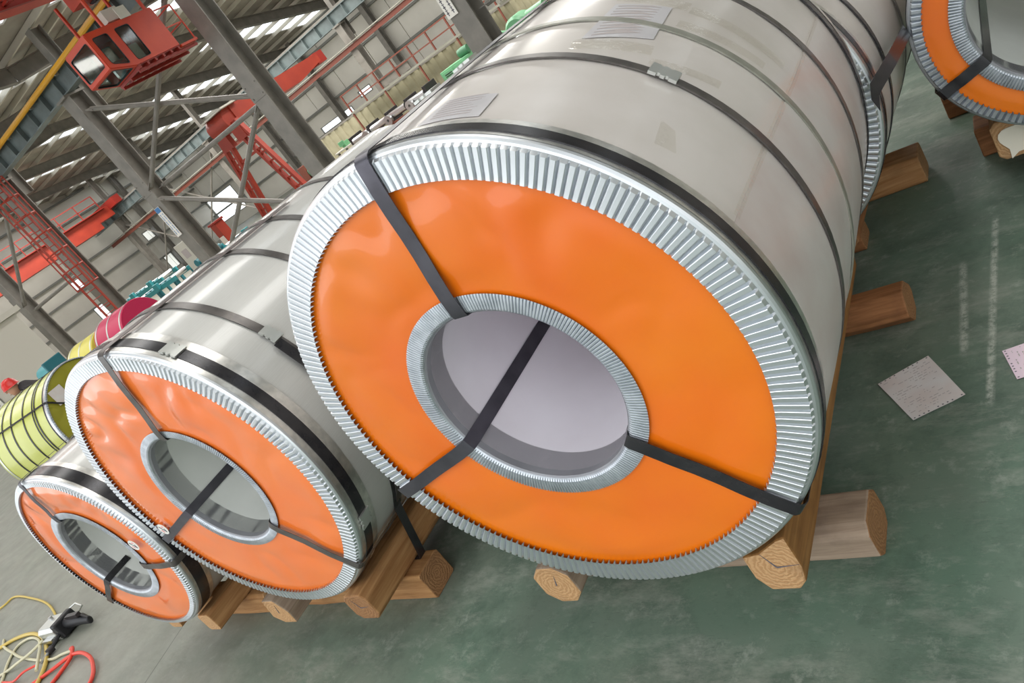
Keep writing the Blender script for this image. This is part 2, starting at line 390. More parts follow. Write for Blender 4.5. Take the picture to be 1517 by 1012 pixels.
wr = holes_wall('wall_right', 'unseen clad wall added on the right to block side light', 'x', 9.12, 0.12, -4, 36, 0, 8.2, [])  # unseen wall, added to cut light from the right and darken the floor
wins_end = [(21.85, 22.65, 2.75, 3.35), (21.8, 22.6, 0.5, 1.45), (19.2, 19.5, 1.4, 2.6)]
we = holes_wall('wall_left', 'clad end wall beyond the cranes', 'x', -50.0, 0.12, -10, 36, 0, 9.4,
                [(a * 1.0833 + 0.09, c * 1.0833 + 0.09, 1.59 + (d - 1.59) * 1.085, 1.59 + (e - 1.59) * 1.085) for a, c, d, e in wins_end] + [(30.15, 30.95, 2.8, 3.5), (30.15, 30.95, 0.3, 1.4)])
wins_end = [(a * 1.0833 + 0.09, c * 1.0833 + 0.09, 1.59 + (d - 1.59) * 1.085, 1.59 + (e - 1.59) * 1.085) for a, c, d, e in wins_end] + [(30.15, 30.95, 2.8, 3.5), (30.15, 30.95, 0.3, 1.4)]
wn = 0
def window(axis, pos, u0, u1, z0, z1, label):
    global wn; wn += 1
    t = 0.05
    def bx(b, a, c, d, e, dp=0.1):
        if axis == 'y': b.box(a, c, pos - 0.03, pos - 0.03 + dp, d, e)
        else: b.box(pos + 0.03 - dp, pos + 0.03, a, c, d, e)
    r = MB()
    bx(r, u0, u1, z0, z0 + t); bx(r, u0, u1, z1 - t, z1); bx(r, u0, u0 + t, z0 + t, z1 - t); bx(r, u1 - t, u1, z0 + t, z1 - t)
    fr = r.build('window_%d' % wn, M['girt']); tag(fr, label, None, kind=ST)
    nx = max(1, round((u1 - u0) / 1.1))
    for k in range(nx):
        p = MB(); w = (u1 - u0 - 2 * t) / nx; a = u0 + t + k * w
        if axis == 'y': p.box(a + 0.015, a + w - 0.015, pos + 0.03, pos + 0.036, z0 + t, z1 - t)
        else: p.box(pos - 0.036, pos - 0.03, a + 0.015, a + w - 0.015, z0 + t, z1 - t)
        p.build('pane', M['glass'], fr)
    return fr
wl_names = ['wide bright doorway window behind the red gantry leg', 'tall bright window left of the wide one', 'long low window strip above the corrugated partition',
            'small square window above the partition', 'narrow bright window beside the red gantry leg']
for h, l in zip(wins_long, wl_names): window('y', 36.0, *h, l)
for h, l in zip(wins_end, ['upper bright window in the end wall', 'lower bright window in the end wall', 'narrow tall bright window by the leftmost column', 'upper small window left of the sign column', 'lower bright window left of the sign column']): window('x', -50.0, *h, l)

def clear(u0, u1, z0, z1, hs): return not any(u0 < h[1] and u1 > h[0] and z0 < h[3] and z1 > h[2] for h in hs)
# cladding panels between the girts
zr = [0.1, 1.55, 2.9, 4.25, 5.6, 6.85]
for k in range(11):
    for za, zb in zip(zr, zr[1:]):
        u0 = -61.5 + 6 * k; u1 = u0 + 6
        for a, c in ((u0, u0 + 3), (u0 + 3, u1)):
            if clear(a, c, za, zb, wins_long):
                p = MB(); p.box(a + 0.03, c - 0.03, 35.93, 36.0, za + 0.03, zb - 0.03); p.build('cladding_panel', M['cladding'], wl)
zr2 = [0.1, 1.4, 2.7, 4.0, 5.3, 6.6, 7.9, 9.2]
for k in range(8):
    for za, zb in zip(zr2, zr2[1:]):
        a = -10 + 5.75 * k; c = a + 5.75
        if clear(a, c, za, zb, wins_end):
            p = MB(); p.box(-50.0, -49.93, a + 0.03, c - 0.03, za + 0.03, zb - 0.03); p.build('cladding_panel', M['cladding'], we)
for z in zr[1:]:
    p = MB(); p.bar((-62, 35.83, z), (10, 35.83, z), 0.2, 0.12); p.build('girt', M['girt'], wl)
for z in zr2[1:]:
    p = MB(); p.bar((-49.83, -10, z), (-49.83, 36, z), 0.2, 0.12); p.build('girt', M['girt'], we)
for x in (-56, -50.4, -44.5, -38.8, -32.7, -26.7, -20.7, -14.7, -8.7):
    p = MB(); p.ibeam((x, 35.5, 0), (x, 35.5, 6.9), 0.34, 0.4); p.build('wall_post', M['colgrey'], wl)
for y in (1, 7, 18.2, 24.6, 31):
    p = MB(); p.ibeam((-49.5, y, 0), (-49.5, y, 9), 0.4, 0.34); p.build('wall_post', M['colgrey'], we)

# roof: near bay gable, middle bay gable, lean-to; rooflights run up the slope, purlins run across
def roof_z(y):
    if y <= 2: return 8.3 + (y + 5) * 0.128
    if y <= 12.9: return 9.2 - (y - 2) * 0.083
    if y <= 20: return 8.3 + (y - 12.9) * 0.1
    if y <= 27: return 9.0 - (y - 20) * 0.1
    return 8.3 - (y - 27) * 0.155
segs = [(-5, 2), (2, 12.9), (12.9, 20), (20, 27), (27, 36.4)]
LX = [-48 + 6 * k for k in range(11)]
roof = MB(); edges = [-51]
for x in LX: edges += [x - 0.85, x + 0.85]
edges += [14]
def roof_quad(b, x0, x1, y0, y1, t=0.05, dz=0.0):
    v = []
    for x in (x0, x1):
        for y in (y0, y1):
            for d in (0, t): v.append((x, y, roof_z(y + (1e-6 if y == y0 else -1e-6)) + d + dz))
    b.add(v, [(0, 1, 3, 2), (4, 6, 7, 5), (0, 4, 5, 1), (2, 3, 7, 6), (0, 2, 6, 4), (1, 5, 7, 3)])
for (y0, y1) in segs:
    for a, c in zip(edges[::2], edges[1::2]): roof_quad(roof, a, c, y0, y1)
    for x in LX:
        roof_quad(roof, x - 0.85, x + 0.85, y0, y0 + 0.7); roof_quad(roof, x - 0.85, x + 0.85, y1 - 0.7, y1)
ceil = tag(roof.build('ceiling', M['roof']), 'corrugated grey roof with bright rooflight strips', None, kind=ST)
for (y0, y1) in segs:
    for x in LX:
        g = MB(); roof_quad(g, x - 0.85, x + 0.85, y0 + 0.7, y1 - 0.7, 0.01, 0.02); g.build('rooflight', M['glass'], ceil)
y = -4.6
while y < 36:
    p = MB(); z = roof_z(y) - 0.11
    p.prism([(-0.04, -0.07), (0.04, -0.07), (0.04, 0.1), (-0.04, 0.1)], (-50, y, z), (13, y, z)); p.build('purlin', M['purlin'], ceil); y += 1.25
for x in [-51.0 + 5.95 * k for k in range(11)]:
    for (y0, y1) in segs:
        p = MB(); p.ibeam((x, y0, roof_z(y0 + 1e-6) - 0.45), (x, y1, roof_z(y1 - 1e-6) - 0.45), 0.24, 0.46); p.build('rafter', M['colgrey'], ceil)

# ------------------------------------------------------------------ columns, crane runways, bracing
def column(x, y, zh, ztop, w, d, label, sign=None):
    t = thing('steel_column', label, 'column', (x, y, 0))
    b = MB(); b.ibeam((0, 0, 0.03), (0, 0, zh), w, d, 0.03, 0.012, up=(0, 1, 0)); b.build('shaft', M['colgrey'], t)
    b = MB(); b.box(-w * 0.54, w * 0.54, -d * 0.75, d * 0.75, 0, 0.03)
    for sx in (-1, 1):
        for sy in (-1, 1): b.pipe((sx * w * 0.46, sy * d * 0.64, 0.03), (sx * w * 0.46, sy * d * 0.62, 0.09), 0.025)
    b.build('base_plate', M['colgrey'], t)
    b = MB(); b.box(-w * 0.53, w * 0.53, -d * 0.75, d * 0.6, zh, zh + 0.06)
    b.prism([(-d * 0.5, 0), (-d * 0.75, 0), (-d * 0.75, -0.25), (-d * 0.5, -0.7)][::-1], (-0.02, 0, zh), (0.02, 0, zh)); b.build('bracket', M['colgrey'], t)
    b = MB(); b.box(-w * 0.53, w * 0.53, -d * 0.53, -d * 0.5, 3.05, 3.5)
    for sx in (-1, 1):
        for q in (3.12, 3.42): b.pipe((sx * w * 0.4, -d * 0.53, q), (sx * w * 0.4, -d * 0.57, q), 0.02)
    b.build('splice_plate', M['colgrey'], t)
    if ztop:
        b = MB(); b.ibeam((0, d * 0.9, zh - 0.6), (0, d * 0.9, ztop), w * 0.6, d * 0.7, 0.02, 0.01, up=(0, 1, 0)); b.build('upper_shaft', M['colgrey'], t)
    return t
row1 = [(-7.2, 'grey steel column carrying a white notice, right of the crane bay'), (-13.0, 'thick grey steel column just left of the big coil'),
        (-19.1, 'grey steel column with a blue and white sign, bracing fixed to it'), (-25.4, 'grey steel column with the red caged ladder'),
        (-30.6, 'leftmost grey steel column beside the pale cabin'), (-1.3, 'grey steel column hidden behind the big coil')]
for x, l in row1[:5]: column(x, 12.5, 6.2, 8.1, 0.5, 0.5, l)
column(-36.5, 12.5, 6.2, 8.1, 0.5, 0.5, 'grey steel column next beyond the leftmost one'); column(-1.3, 12.5, 6.2, 8.1, 0.5, 0.5, row1[5][1])
row2 = [(-21.8, 'slim far column left of the small square window'), (-15.8, 'slim far column behind the white notice column'), (-27.8, 'slim far column behind the thick one'),
        (-33.8, 'slim far column behind the red gantry leg'), (-39.8, 'slim far column behind the signed column'), (-45.8, 'slim far column under the end of the dark girder')]
for x, l in row2: column(x, 27.0, 4.8, 8.0, 0.4, 0.4, l)

def girder(name, label, y, x0, x1, z0, z1, w, step, m):
    t = thing(name, label, 'girder', (x0, y, z0))
    b = MB(); b.ibeam((0, 0, (z1 - z0) / 2), (x1 - x0, 0, (z1 - z0) / 2), w, z1 - z0, 0.03, 0.012); b.build('beam', m, t)
    n = int((x1 - x0) / step)
    for k in range(1, n):
        for s in (-1, 1):
            b = MB(); yy = s * (0.012 + (w / 2 - 0.012) / 2); b.box(k * step - 0.012, k * step + 0.012, min(s * 0.012, s * w / 2), max(s * 0.012, s * w / 2), 0.03, z1 - z0 - 0.03); b.build('stiffener', m, t)
    b = MB(); b.bar((0, 0, z1 - z0 + 0.05), (x1 - x0, 0, z1 - z0 + 0.05), 0.08, 0.1); b.build('crane_rail', M['colgrey'], t)
    return t
girder('runway_girder', 'blue grey crane runway girder with stiffeners beside the yellow rail', 12.4, -49, 9, 6.27, 6.86, 0.32, 1.0, M['girder'])
girder('runway_girder', 'farther blue grey crane runway girder on the slim columns', 27.0, -49, -8, 4.87, 5.42, 0.32, 1.0, M['girder'])
t = thing('conductor_rail', 'yellow conductor rail running along the near runway girder', 'rail', (-49, 12.12, 6.78))
b = MB(); b.pipe((0, 0, 0), (58, 0, 0), 0.075, 10); b.build('rail_cover', M['yellowrail'], t)
for k in range(0, 29):
    b = MB(); b.bar((k * 2 + 0.5, 0, 0), (k * 2 + 0.5, 0.12, 0), 0.05, 0.2); b.build('rail_bracket', M['collight'], t)
t = thing('gantry_rail', 'red brown rail running along the far columns', 'rail', (-48, 26.7, 3.78))
b = MB(); b.ibeam((0, 0, 0), (38, 0, 0), 0.12, 0.2); b.build('rail_beam', M['railred'], t)
b = MB(); b.pipe((0, -0.12, 0.16), (38, -0.12, 0.16), 0.03); b.build('cable_pipe', M['collight'], t)

def brace(name, label, x0, z0, x1, z1, y=12.3, r=0.065):
    t = thing(name, label, 'brace', (x0, y, z0))
    b = MB(); d = Vector((x1 - x0, 0, z1 - z0)); n = d.normalized()
    b.pipe(n * 0.15, d - n * 0.15, r, 10); b.build('pipe', M['colgrey'], t, True)
    for p, s in ((Vector((0, 0, 0)), 1), (d, -1)):
        b = MB(); b.prism([(-0.1, -0.012), (0.1, -0.012), (0.1, 0.012), (-0.1, 0.012)], p, p + n * s * 0.3); b.build('gusset_plate', M['colgrey'], t)
brace('brace_strut', 'level pipe strut between the signed column and the thick column', -18.83, 3.06, -13.27, 3.0, 12.56)
brace('brace_diagonal', 'lower pipe brace falling to the right from the signed column', -18.83, 2.85, -13.27, 0.2, 12.25)
brace('brace_diagonal', 'lower pipe brace falling to the left from the thick column', -13.27, 3.05, -18.83, 0.2, 12.42)
brace('brace_diagonal', 'upper pipe brace rising to the right from the signed column', -18.83, 3.15, -13.27, 6.0, 12.25)
brace('brace_diagonal', 'upper pipe brace falling to the right from the signed column head', -18.83, 5.7, -13.27, 3.2, 12.42)
brace('brace_strut', 'level pipe strut right of the notice column', -6.93, 1.75, -1.57, 1.75, 12.56)
brace('brace_diagonal', 'pipe brace rising to the right behind the big coil', -6.93, 0.3, -1.57, 3.2, 12.25)
brace('brace_diagonal', 'upper pipe brace beside the leftmost column', -30.33, 3.0, -25.67, 5.9)
brace('brace_strut', 'level pipe strut between the ladder column and the leftmost column', -30.36, 2.7, -25.64, 2.7, 12.5)
for k, (xa, xb) in enumerate(((-45.58, -40.02), (-39.58, -34.02))):
    w = ('left', 'right')[k]
    brace('brace_diagonal', 'thin crossed brace rising to the right on the far columns, %s bay' % w, xa, 0.4, xb, 4.3, 26.9, 0.05)
    brace('brace_diagonal', 'thin crossed brace falling to the right on the far columns, %s bay' % w, xa, 4.3, xb, 0.4, 27.08, 0.05)

# signs on two columns
def sign(name, label, loc, w, h, top, rows, side_ink):
    t = thing(name, label, 'sign', loc)
    b = MB(); b.box(-w / 2, w / 2, -0.012, 0.012, -h / 2, h / 2); bevel(b.build('board', M['white'], t), 0.004)
    if top:
        b = MB(); b.box(-w / 2 + 0.01, w / 2 - 0.01, -0.015, -0.012, h / 2 - top, h / 2 - 0.01); b.build('coloured_heading', M['bluesign'], t)
    b = MB()   # printed glyphs: upright strokes in rows too small to read
    for c in range(rows):
        for k in range(9):
            z = h / 2 - top - 0.06 - k * (h - top - 0.1) / 9; x = -w / 2 + w * (c + 0.5) / rows; g = min(0.06, w / rows * 0.5)
            b.box(x - g / 2, x + g / 2, -0.0145, -0.012, z - 0.012, z); b.box(x - g / 6, x + g / 6, -0.0145, -0.012, z - 0.055, z - 0.012)
            if k % 2: b.box(x - g / 2, x + g / 2, -0.0145, -0.012, z - 0.065, z - 0.055)
    b.build('lettering', side_ink, t)
sign('column_sign', 'white notice with dark lettering on the right grey column', (-7.34, 12.22, 2.24), 0.26, 0.66, 0, 2, M['ink'])
sign('column_sign', 'tall white sign with blue heading on the braced column', (-19.2, 12.22, 2.2), 0.26, 0.98, 0.16, 2, M['bluesign'])

# ------------------------------------------------------------------ cranes
# near bay crane: bridge girder, hanging cab, walkway
t = thing('bridge_crane', 'orange red bridge crane girder overhead at upper left', 'crane', (-13.6, -9, 7.0))
b = MB(); b.box(-0.45, 0.45, 0, 21, -0.2, 0.75); bevel(b.build('bridge_girder', M['cranered'], t), 0.03)
b = MB(); b.box(-2.3, 1.5, 20.9, 21.55, 0.08, 0.5); b.build('end_carriage', M['cranered'], t)
for x in (-2.0, 1.2):
    b = MB(); b.lathe([(0.0, -0.06), (0.2, -0.06), (0.2, 0.06), (0.0, 0.06)], 16, 'y', c=(x, 21.4, 0.2)); b.build('wheel', M['black_metal'], t, True)
b = MB()
for s in (0.5, 1.25): b.ibeam((s, 0.5, -0.3), (s, 20.6, -0.3), 0.08, 0.16)
for k in range(27):
    y0 = 0.6 + k * 0.74
    b.bar((0.5, y0, -0.3), (1.25, y0 + 0.74, -0.3), 0.05, 0.05)
    b.bar((0.45, y0, -0.3), (1.25, y0, -0.3), 0.05, 0.05)
b.build('walkway_frame', M['cranedark'], t)
b = MB()
for k in range(15): b.bar((1.25, 0.6 + k * 1.4, -0.25), (1.25, 0.6 + k * 1.4, 0.8), 0.04)
for z in (0.28, 0.8): b.bar((1.25, 0.6, z), (1.25, 20.2, z), 0.04)
b.build('walkway_railing', M['cranered'], t)

t = thing('crane_cab', 'orange red glazed operator cab hanging under the overhead crane', 'cab', (-13.0, 9.5, 4.82))
# local: the +x side faces the coils, y = along the bridge, front is y = 0
CW = -0.95; YB = 1.82; ZT = 0.86
def panel(name, quad, hole=None, rad=0.06, m='cranered', th=0.03, outer=None):
    """flat panel through the points `outer` with a round-cornered window through the points `hole`"""
    P3 = [Vector(q) for q in (outer or quad)]
    o = P3[0]; n = (P3[1] - P3[0]).cross(P3[2] - P3[1]).normalized()
    b = MB()
    if not hole:
        k = len(P3); b.add([p - n * th / 2 for p in P3] + [p + n * th / 2 for p in P3], [tuple(range(k))[::-1], tuple(range(k, 2 * k))] + [(j, (j + 1) % k, k + (j + 1) % k, k + j) for j in range(k)])
        return b.build(name, M[m], t)
    H = [Vector(q) for q in hole]; loop = []
    for j in range(4):
        p, a, c = H[j], H[j - 1], H[(j + 1) % 4]
        d1, d2 = (a - p).normalized(), (c - p).normalized()
        for q in range(6):
            f = q / 5; loop.append(p + d1 * rad * (1 - f) ** 2 + d2 * rad * f ** 2)
    from mathutils.geometry import tessellate_polygon
    tri = tessellate_polygon([P3, loop]); pts = P3 + loop; k = len(pts)
    v = [p - n * th / 2 for p in pts] + [p + n * th / 2 for p in pts]; f = []
    for q in tri: f += [tuple(q), tuple(x + k for x in q[::-1])]
    e = len(P3)
    f += [(j, (j + 1) % e, k + (j + 1) % e, k + j) for j in range(e)] + [(e + j, k + e + j, k + e + (j + 1) % 24, e + (j + 1) % 24) for j in range(24)]
    b.add(v, f); pn = b.build(name, M[m], t)
    g = MB(); v = [p - n * 0.004 for p in loop] + [p + n * 0.004 for p in loop]
    g.add(v, [tuple(range(24))[::-1], tuple(range(24, 48))] + [(j, (j + 1) % 24, 24 + (j + 1) % 24, 24 + j) for j in range(24)]); g.build('pane', M['cabglass'], pn)
    c = sum(loop, Vector()) / 24; g = MB(); v = []
    for p in loop:
        d = (c - p).normalized()
        for r_, w_ in ((p, -0.021), (p + d * 0.014, -0.021), (p + d * 0.014, 0.021), (p, 0.021)): v.append(r_ + n * w_)
    g.add(v, [(4 * j + q, 4 * ((j + 1) % 24) + q, 4 * ((j + 1) % 24) + (q + 1) % 4, 4 * j + (q + 1) % 4) for j in range(24) for q in range(4)]); g.build('window_gasket', M['black'], pn)
    return pn
for x in (0.0, CW):
    panel('side_panel', None, [(x, 0.10, 0.20), (x, 0.48, 0.08), (x, 0.48, 0.77), (x, 0.09, 0.77)], outer=[(x, 0.0, 0.15), (x, 0.57, 0.0), (x, 0.57, ZT), (x, 0.0, ZT)])
    panel('side_panel', None, [(x, 0.68, 0.07), (x, 1.06, 0.07), (x, 1.06, 0.78), (x, 0.68, 0.78)], outer=[(x, 0.57, 0.0), (x, YB, 0.0), (x, YB, ZT), (x, 0.57, ZT)])
panel('front_panel', None, [(-0.07, 0, 0.23), (CW + 0.07, 0, 0.23), (CW + 0.07, 0, 0.77), (-0.07, 0, 0.77)], outer=[(0, 0, 0.15), (CW, 0, 0.15), (CW, 0, ZT), (0, 0, ZT)])
panel('chin_panel', None, [(-0.07, 0.52, 0.013), (CW + 0.07, 0.52, 0.013), (CW + 0.07, 0.06, 0.134), (-0.07, 0.06, 0.134)], outer=[(0, 0.57, 0), (CW, 0.57, 0), (CW, 0, 0.15), (0, 0, 0.15)])
panel('back_panel', None, outer=[(0, YB, 0), (CW, YB, 0), (CW, YB, ZT), (0, YB, ZT)])
b = MB(); b.box(CW, 0, 0.0, YB, ZT, ZT + 0.04); b.build('cab_roof', M['cranered'], t)
b = MB(); b.box(CW, 0, 0.57, YB, -0.02, 0.015); b.build('cab_floor', M['cranedark'], t)
for k in range(6):
    b = MB(); b.bar((CW, 0.62 + k * 0.23, -0.05), (0, 0.62 + k * 0.23, -0.05), 0.05, 0.06); b.build('floor_joist', M['cranedark'], t)
for x in (CW + 0.08, CW / 2, -0.08):
    b = MB(); b.bar((x, 0.58, -0.11), (x, YB + 0.5, -0.11), 0.05, 0.06); b.build('floor_bearer', M['cranedark'], t)
b = MB(); b.box(-0.68, -0.32, 0.75, 1.1, 0.24, 0.32); b.box(-0.68, -0.32, 1.05, 1.12, 0.32, 0.72); b.box(-0.56, -0.44, 0.85, 1.0, 0.015, 0.24); b.build('operator_seat', M['cranedark'], t)
b = MB(); b.box(-0.24, -0.08, 0.7, 1.0, 0.015, 0.42); b.box(-0.88, -0.74, 0.7, 1.0, 0.015, 0.42)
for o in b.build_each('control_desk', M['cabin'], t): bevel(o, 0.015)
for x in (CW + 0.06, -0.04):
    for y in (0.56, YB - 0.1):
        b = MB(); b.bar((x, y, ZT + 0.04), (x, y, 1.79), 0.055); b.build('hanger_post', M['cranered'], t)
b = MB(); b.box(CW, 0.03, YB + 0.02, YB + 0.52, -0.06, -0.01); b.build('landing_platform', M['cranered'], t)
b = MB()
for x, y in ((0.0, YB + 0.49), (CW, YB + 0.49)): b.bar((x, y, -0.01), (x, y, 0.8), 0.025)
for z in (0.4, 0.8): b.bar((0.0, YB + 0.03, z), (0.0, YB + 0.49, z), 0.025); b.bar((CW, YB + 0.49, z), (0.0, YB + 0.49, z), 0.025)
b.build('landing_railing', M['cranered'], t)
b = MB(); b.box(CW * 0.55, CW * 0.25, 0.9, 1.3, 1.0, 1.25); b.bar((CW * 0.4, 1.1, ZT + 0.04), (CW * 0.4, 1.1, 1.0), 0.05); b.build('switch_box', M['cabin'], t)
b = MB(); b.box(0.0, 0.02, 1.0, 1.28, ZT + 0.03, ZT + 0.27); b.build('notice_plate', M['cabin'], t)

# far bay crane bridge
t = thing('bridge_crane', 'red crane bridge far back behind the ladder column', 'crane', (-44.9, 13.0, 4.75))
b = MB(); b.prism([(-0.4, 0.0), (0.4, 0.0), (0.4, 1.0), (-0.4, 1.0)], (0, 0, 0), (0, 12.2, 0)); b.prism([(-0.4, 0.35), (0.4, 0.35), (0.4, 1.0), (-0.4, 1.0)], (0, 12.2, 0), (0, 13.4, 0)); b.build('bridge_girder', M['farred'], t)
b = MB(); b.box(-1.4, 1.4, 13.3, 13.8, 0.72, 1.2); b.build('end_carriage', M['cranedark'], t)
b = MB()
for k in range(10): b.bar((0.6, 0.6 + k * 1.35, 1.0), (0.6, 0.6 + k * 1.35, 1.9), 0.05)
b.bar((0.6, 0.6, 1.9), (0.6, 12.75, 1.9), 0.05); b.bar((0.6, 0.6, 1.45), (0.6, 12.75, 1.45), 0.05); b.box(0.4, 0.7, 0.3, 13, 0.95, 1.0)
b.build('walkway_railing', M['cranedark'], t)

# red semi gantry with ladder like legs
t = thing('gantry_crane', 'red semi gantry crane with ladder like legs in the middle bay', 'crane', (-18.9, 16.0, 0))
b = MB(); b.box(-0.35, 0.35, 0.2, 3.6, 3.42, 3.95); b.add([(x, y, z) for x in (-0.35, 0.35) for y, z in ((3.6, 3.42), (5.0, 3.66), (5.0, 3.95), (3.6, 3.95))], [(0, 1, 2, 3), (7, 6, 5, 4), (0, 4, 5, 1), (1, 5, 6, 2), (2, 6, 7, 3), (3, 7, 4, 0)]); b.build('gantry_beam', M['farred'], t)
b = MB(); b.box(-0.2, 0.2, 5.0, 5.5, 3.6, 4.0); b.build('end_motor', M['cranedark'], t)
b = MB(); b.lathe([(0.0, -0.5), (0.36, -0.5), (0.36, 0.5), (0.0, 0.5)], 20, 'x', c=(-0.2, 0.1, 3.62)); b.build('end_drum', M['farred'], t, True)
b = MB(); b.box(-0.7, 0.55, -0.28, 0.5, 3.95, 4.0); b.build('top_plate', M['cabin'], t)
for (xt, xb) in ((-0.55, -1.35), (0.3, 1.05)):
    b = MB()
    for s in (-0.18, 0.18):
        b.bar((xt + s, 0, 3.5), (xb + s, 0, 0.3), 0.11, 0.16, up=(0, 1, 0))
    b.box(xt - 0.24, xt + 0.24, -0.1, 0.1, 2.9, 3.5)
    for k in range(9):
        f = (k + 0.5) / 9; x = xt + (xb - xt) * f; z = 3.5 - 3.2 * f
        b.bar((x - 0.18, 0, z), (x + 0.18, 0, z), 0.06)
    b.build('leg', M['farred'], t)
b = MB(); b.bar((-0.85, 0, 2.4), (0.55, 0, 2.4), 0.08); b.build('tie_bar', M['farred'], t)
b = MB(); b.box(-1.9, 1.6, -0.2, 0.2, 0.08, 0.34); b.build('wheel_beam', M['farred'], t)
for x in (-1.6, 1.3):
    b = MB(); b.lathe([(0, -0.05), (0.13, -0.05), (0.13, 0.05), (0, 0.05)], 14, 'y', c=(x, 0, 0.13)); b.build('wheel', M['black_metal'], t, True)
# caged ladder on a column
t = thing('caged_ladder', 'red caged ladder fixed to the grey column at left', 'ladder', (-24.75, 11.85, 0.3))
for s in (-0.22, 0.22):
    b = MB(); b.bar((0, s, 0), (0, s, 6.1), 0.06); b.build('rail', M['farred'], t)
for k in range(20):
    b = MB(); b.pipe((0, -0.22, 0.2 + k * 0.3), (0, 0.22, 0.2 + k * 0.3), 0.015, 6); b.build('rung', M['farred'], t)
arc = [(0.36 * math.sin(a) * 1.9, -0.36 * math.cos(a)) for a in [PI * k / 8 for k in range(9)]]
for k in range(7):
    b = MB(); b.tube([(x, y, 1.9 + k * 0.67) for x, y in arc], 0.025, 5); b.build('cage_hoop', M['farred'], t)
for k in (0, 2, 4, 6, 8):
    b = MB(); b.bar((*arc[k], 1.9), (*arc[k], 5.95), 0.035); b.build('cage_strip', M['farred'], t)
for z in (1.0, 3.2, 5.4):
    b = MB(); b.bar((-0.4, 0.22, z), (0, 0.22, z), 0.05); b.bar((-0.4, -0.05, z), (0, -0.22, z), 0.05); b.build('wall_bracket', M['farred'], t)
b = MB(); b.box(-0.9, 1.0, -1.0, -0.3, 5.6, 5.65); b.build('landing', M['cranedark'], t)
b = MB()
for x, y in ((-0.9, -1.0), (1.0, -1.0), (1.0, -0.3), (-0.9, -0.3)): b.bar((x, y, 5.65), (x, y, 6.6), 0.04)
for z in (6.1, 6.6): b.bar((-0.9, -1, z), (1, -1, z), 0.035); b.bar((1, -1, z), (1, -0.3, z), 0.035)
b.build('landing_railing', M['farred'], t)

# ------------------------------------------------------------------ things in the back of the hall
# corrugated partition and mezzanine walk along the far row
t = thing('partition_wall', 'cream corrugated sheet partition under the far windows', 'partition', (-28.0, 26.2, 0))
W_ = 16.0; n = int(W_ / 0.5)
for k in range(n):
    b = MB(); x = k * 0.5
    sec = [(x, 0), (x + 0.16, 0), (x + 0.2, -0.05), (x + 0.42, -0.05), (x + 0.46, 0), (x + 0.5, 0)]
    v = [(a, c, z) for z in (0, 1.5) for a, c in sec] + [(a, c + 0.01, z) for z in (0, 1.5) for a, c in sec]
    f = [(j, j + 1, 7 + j, 6 + j) for j in range(5)] + [(12 + j, 18 + j, 19 + j, 13 + j) for j in range(5)] + [(6 + j, 7 + j, 19 + j, 18 + j) for j in range(5)]
    b.add(v, f); b.build('corrugated_sheet', M['partition'], t)
b = MB(); b.bar((0, 0, 1.53), (W_, 0, 1.53), 0.12, 0.08); b.build('top_rail', M['colgrey'], t)
t = thing('guard_railing', 'brown guard railing of the raised walk above the partition', 'railing', (-22.6, 25.6, 0))
b = MB(); b.box(0, 9, -0.5, 0.3, 1.56, 1.64); b.build('walk_deck', M['collight'], t)
for k in range(9):
    b = MB(); b.bar((k * 1.1 + 0.05, -0.45, 0 if k % 2 == 0 else 1.6), (k * 1.1 + 0.05, -0.45, 2.45), 0.06); b.build('rail_post', M['railred'], t)
for z in (2.0, 2.43):
    b = MB(); b.bar((0, -0.45, z), (9, -0.45, z), 0.05); b.build('handrail', M['railred'], t)
b = MB(); b.box(2.2, 4.0, -0.4, -0.3, 1.66, 2.05); b.build('cable_box', M['colgrey'], t)

def machine(name, label, loc, parts, rz=0.0, cat='machine'):
    t = thing(name, label, cat, loc, rz)
    for nm, m, fn in parts:
        b = MB(); fn(b)
        for o in b.build_each(nm, M[m], t, nm in ('roller', 'drum', 'motor')):
            if nm not in ('roller', 'drum', 'motor', 'hose'): bevel(o, 0.015)
    return t
machine('machine_cabinet', 'pale green machine cabinet behind the big coil', (-13.05, 20.0, 0), [
    ('housing', 'mgreen', lambda b: b.box(-0.55, 0.55, -0.4, 0.4, 0.1, 1.0)),
    ('plinth', 'black_metal', lambda b: b.box(-0.5, 0.5, -0.35, 0.35, 0, 0.1)),
    ('door_panel', 'mgreen', lambda b: (b.box(-0.5, -0.02, -0.42, -0.4, 0.16, 0.95), b.box(0.02, 0.5, -0.42, -0.4, 0.16, 0.95))),
    ('vent_slots', 'black_metal', lambda b: [b.box(-0.4, -0.1, -0.428, -0.42, 0.6 + k * 0.06, 0.63 + k * 0.06) for k in range(5)]),
    ('motor', 'mgreen2', lambda b: b.lathe([(0, -0.2), (0.13, -0.2), (0.15, 0.0), (0.13, 0.2), (0, 0.2)], 14, 'x', c=(0.4, 0, 1.13)))])
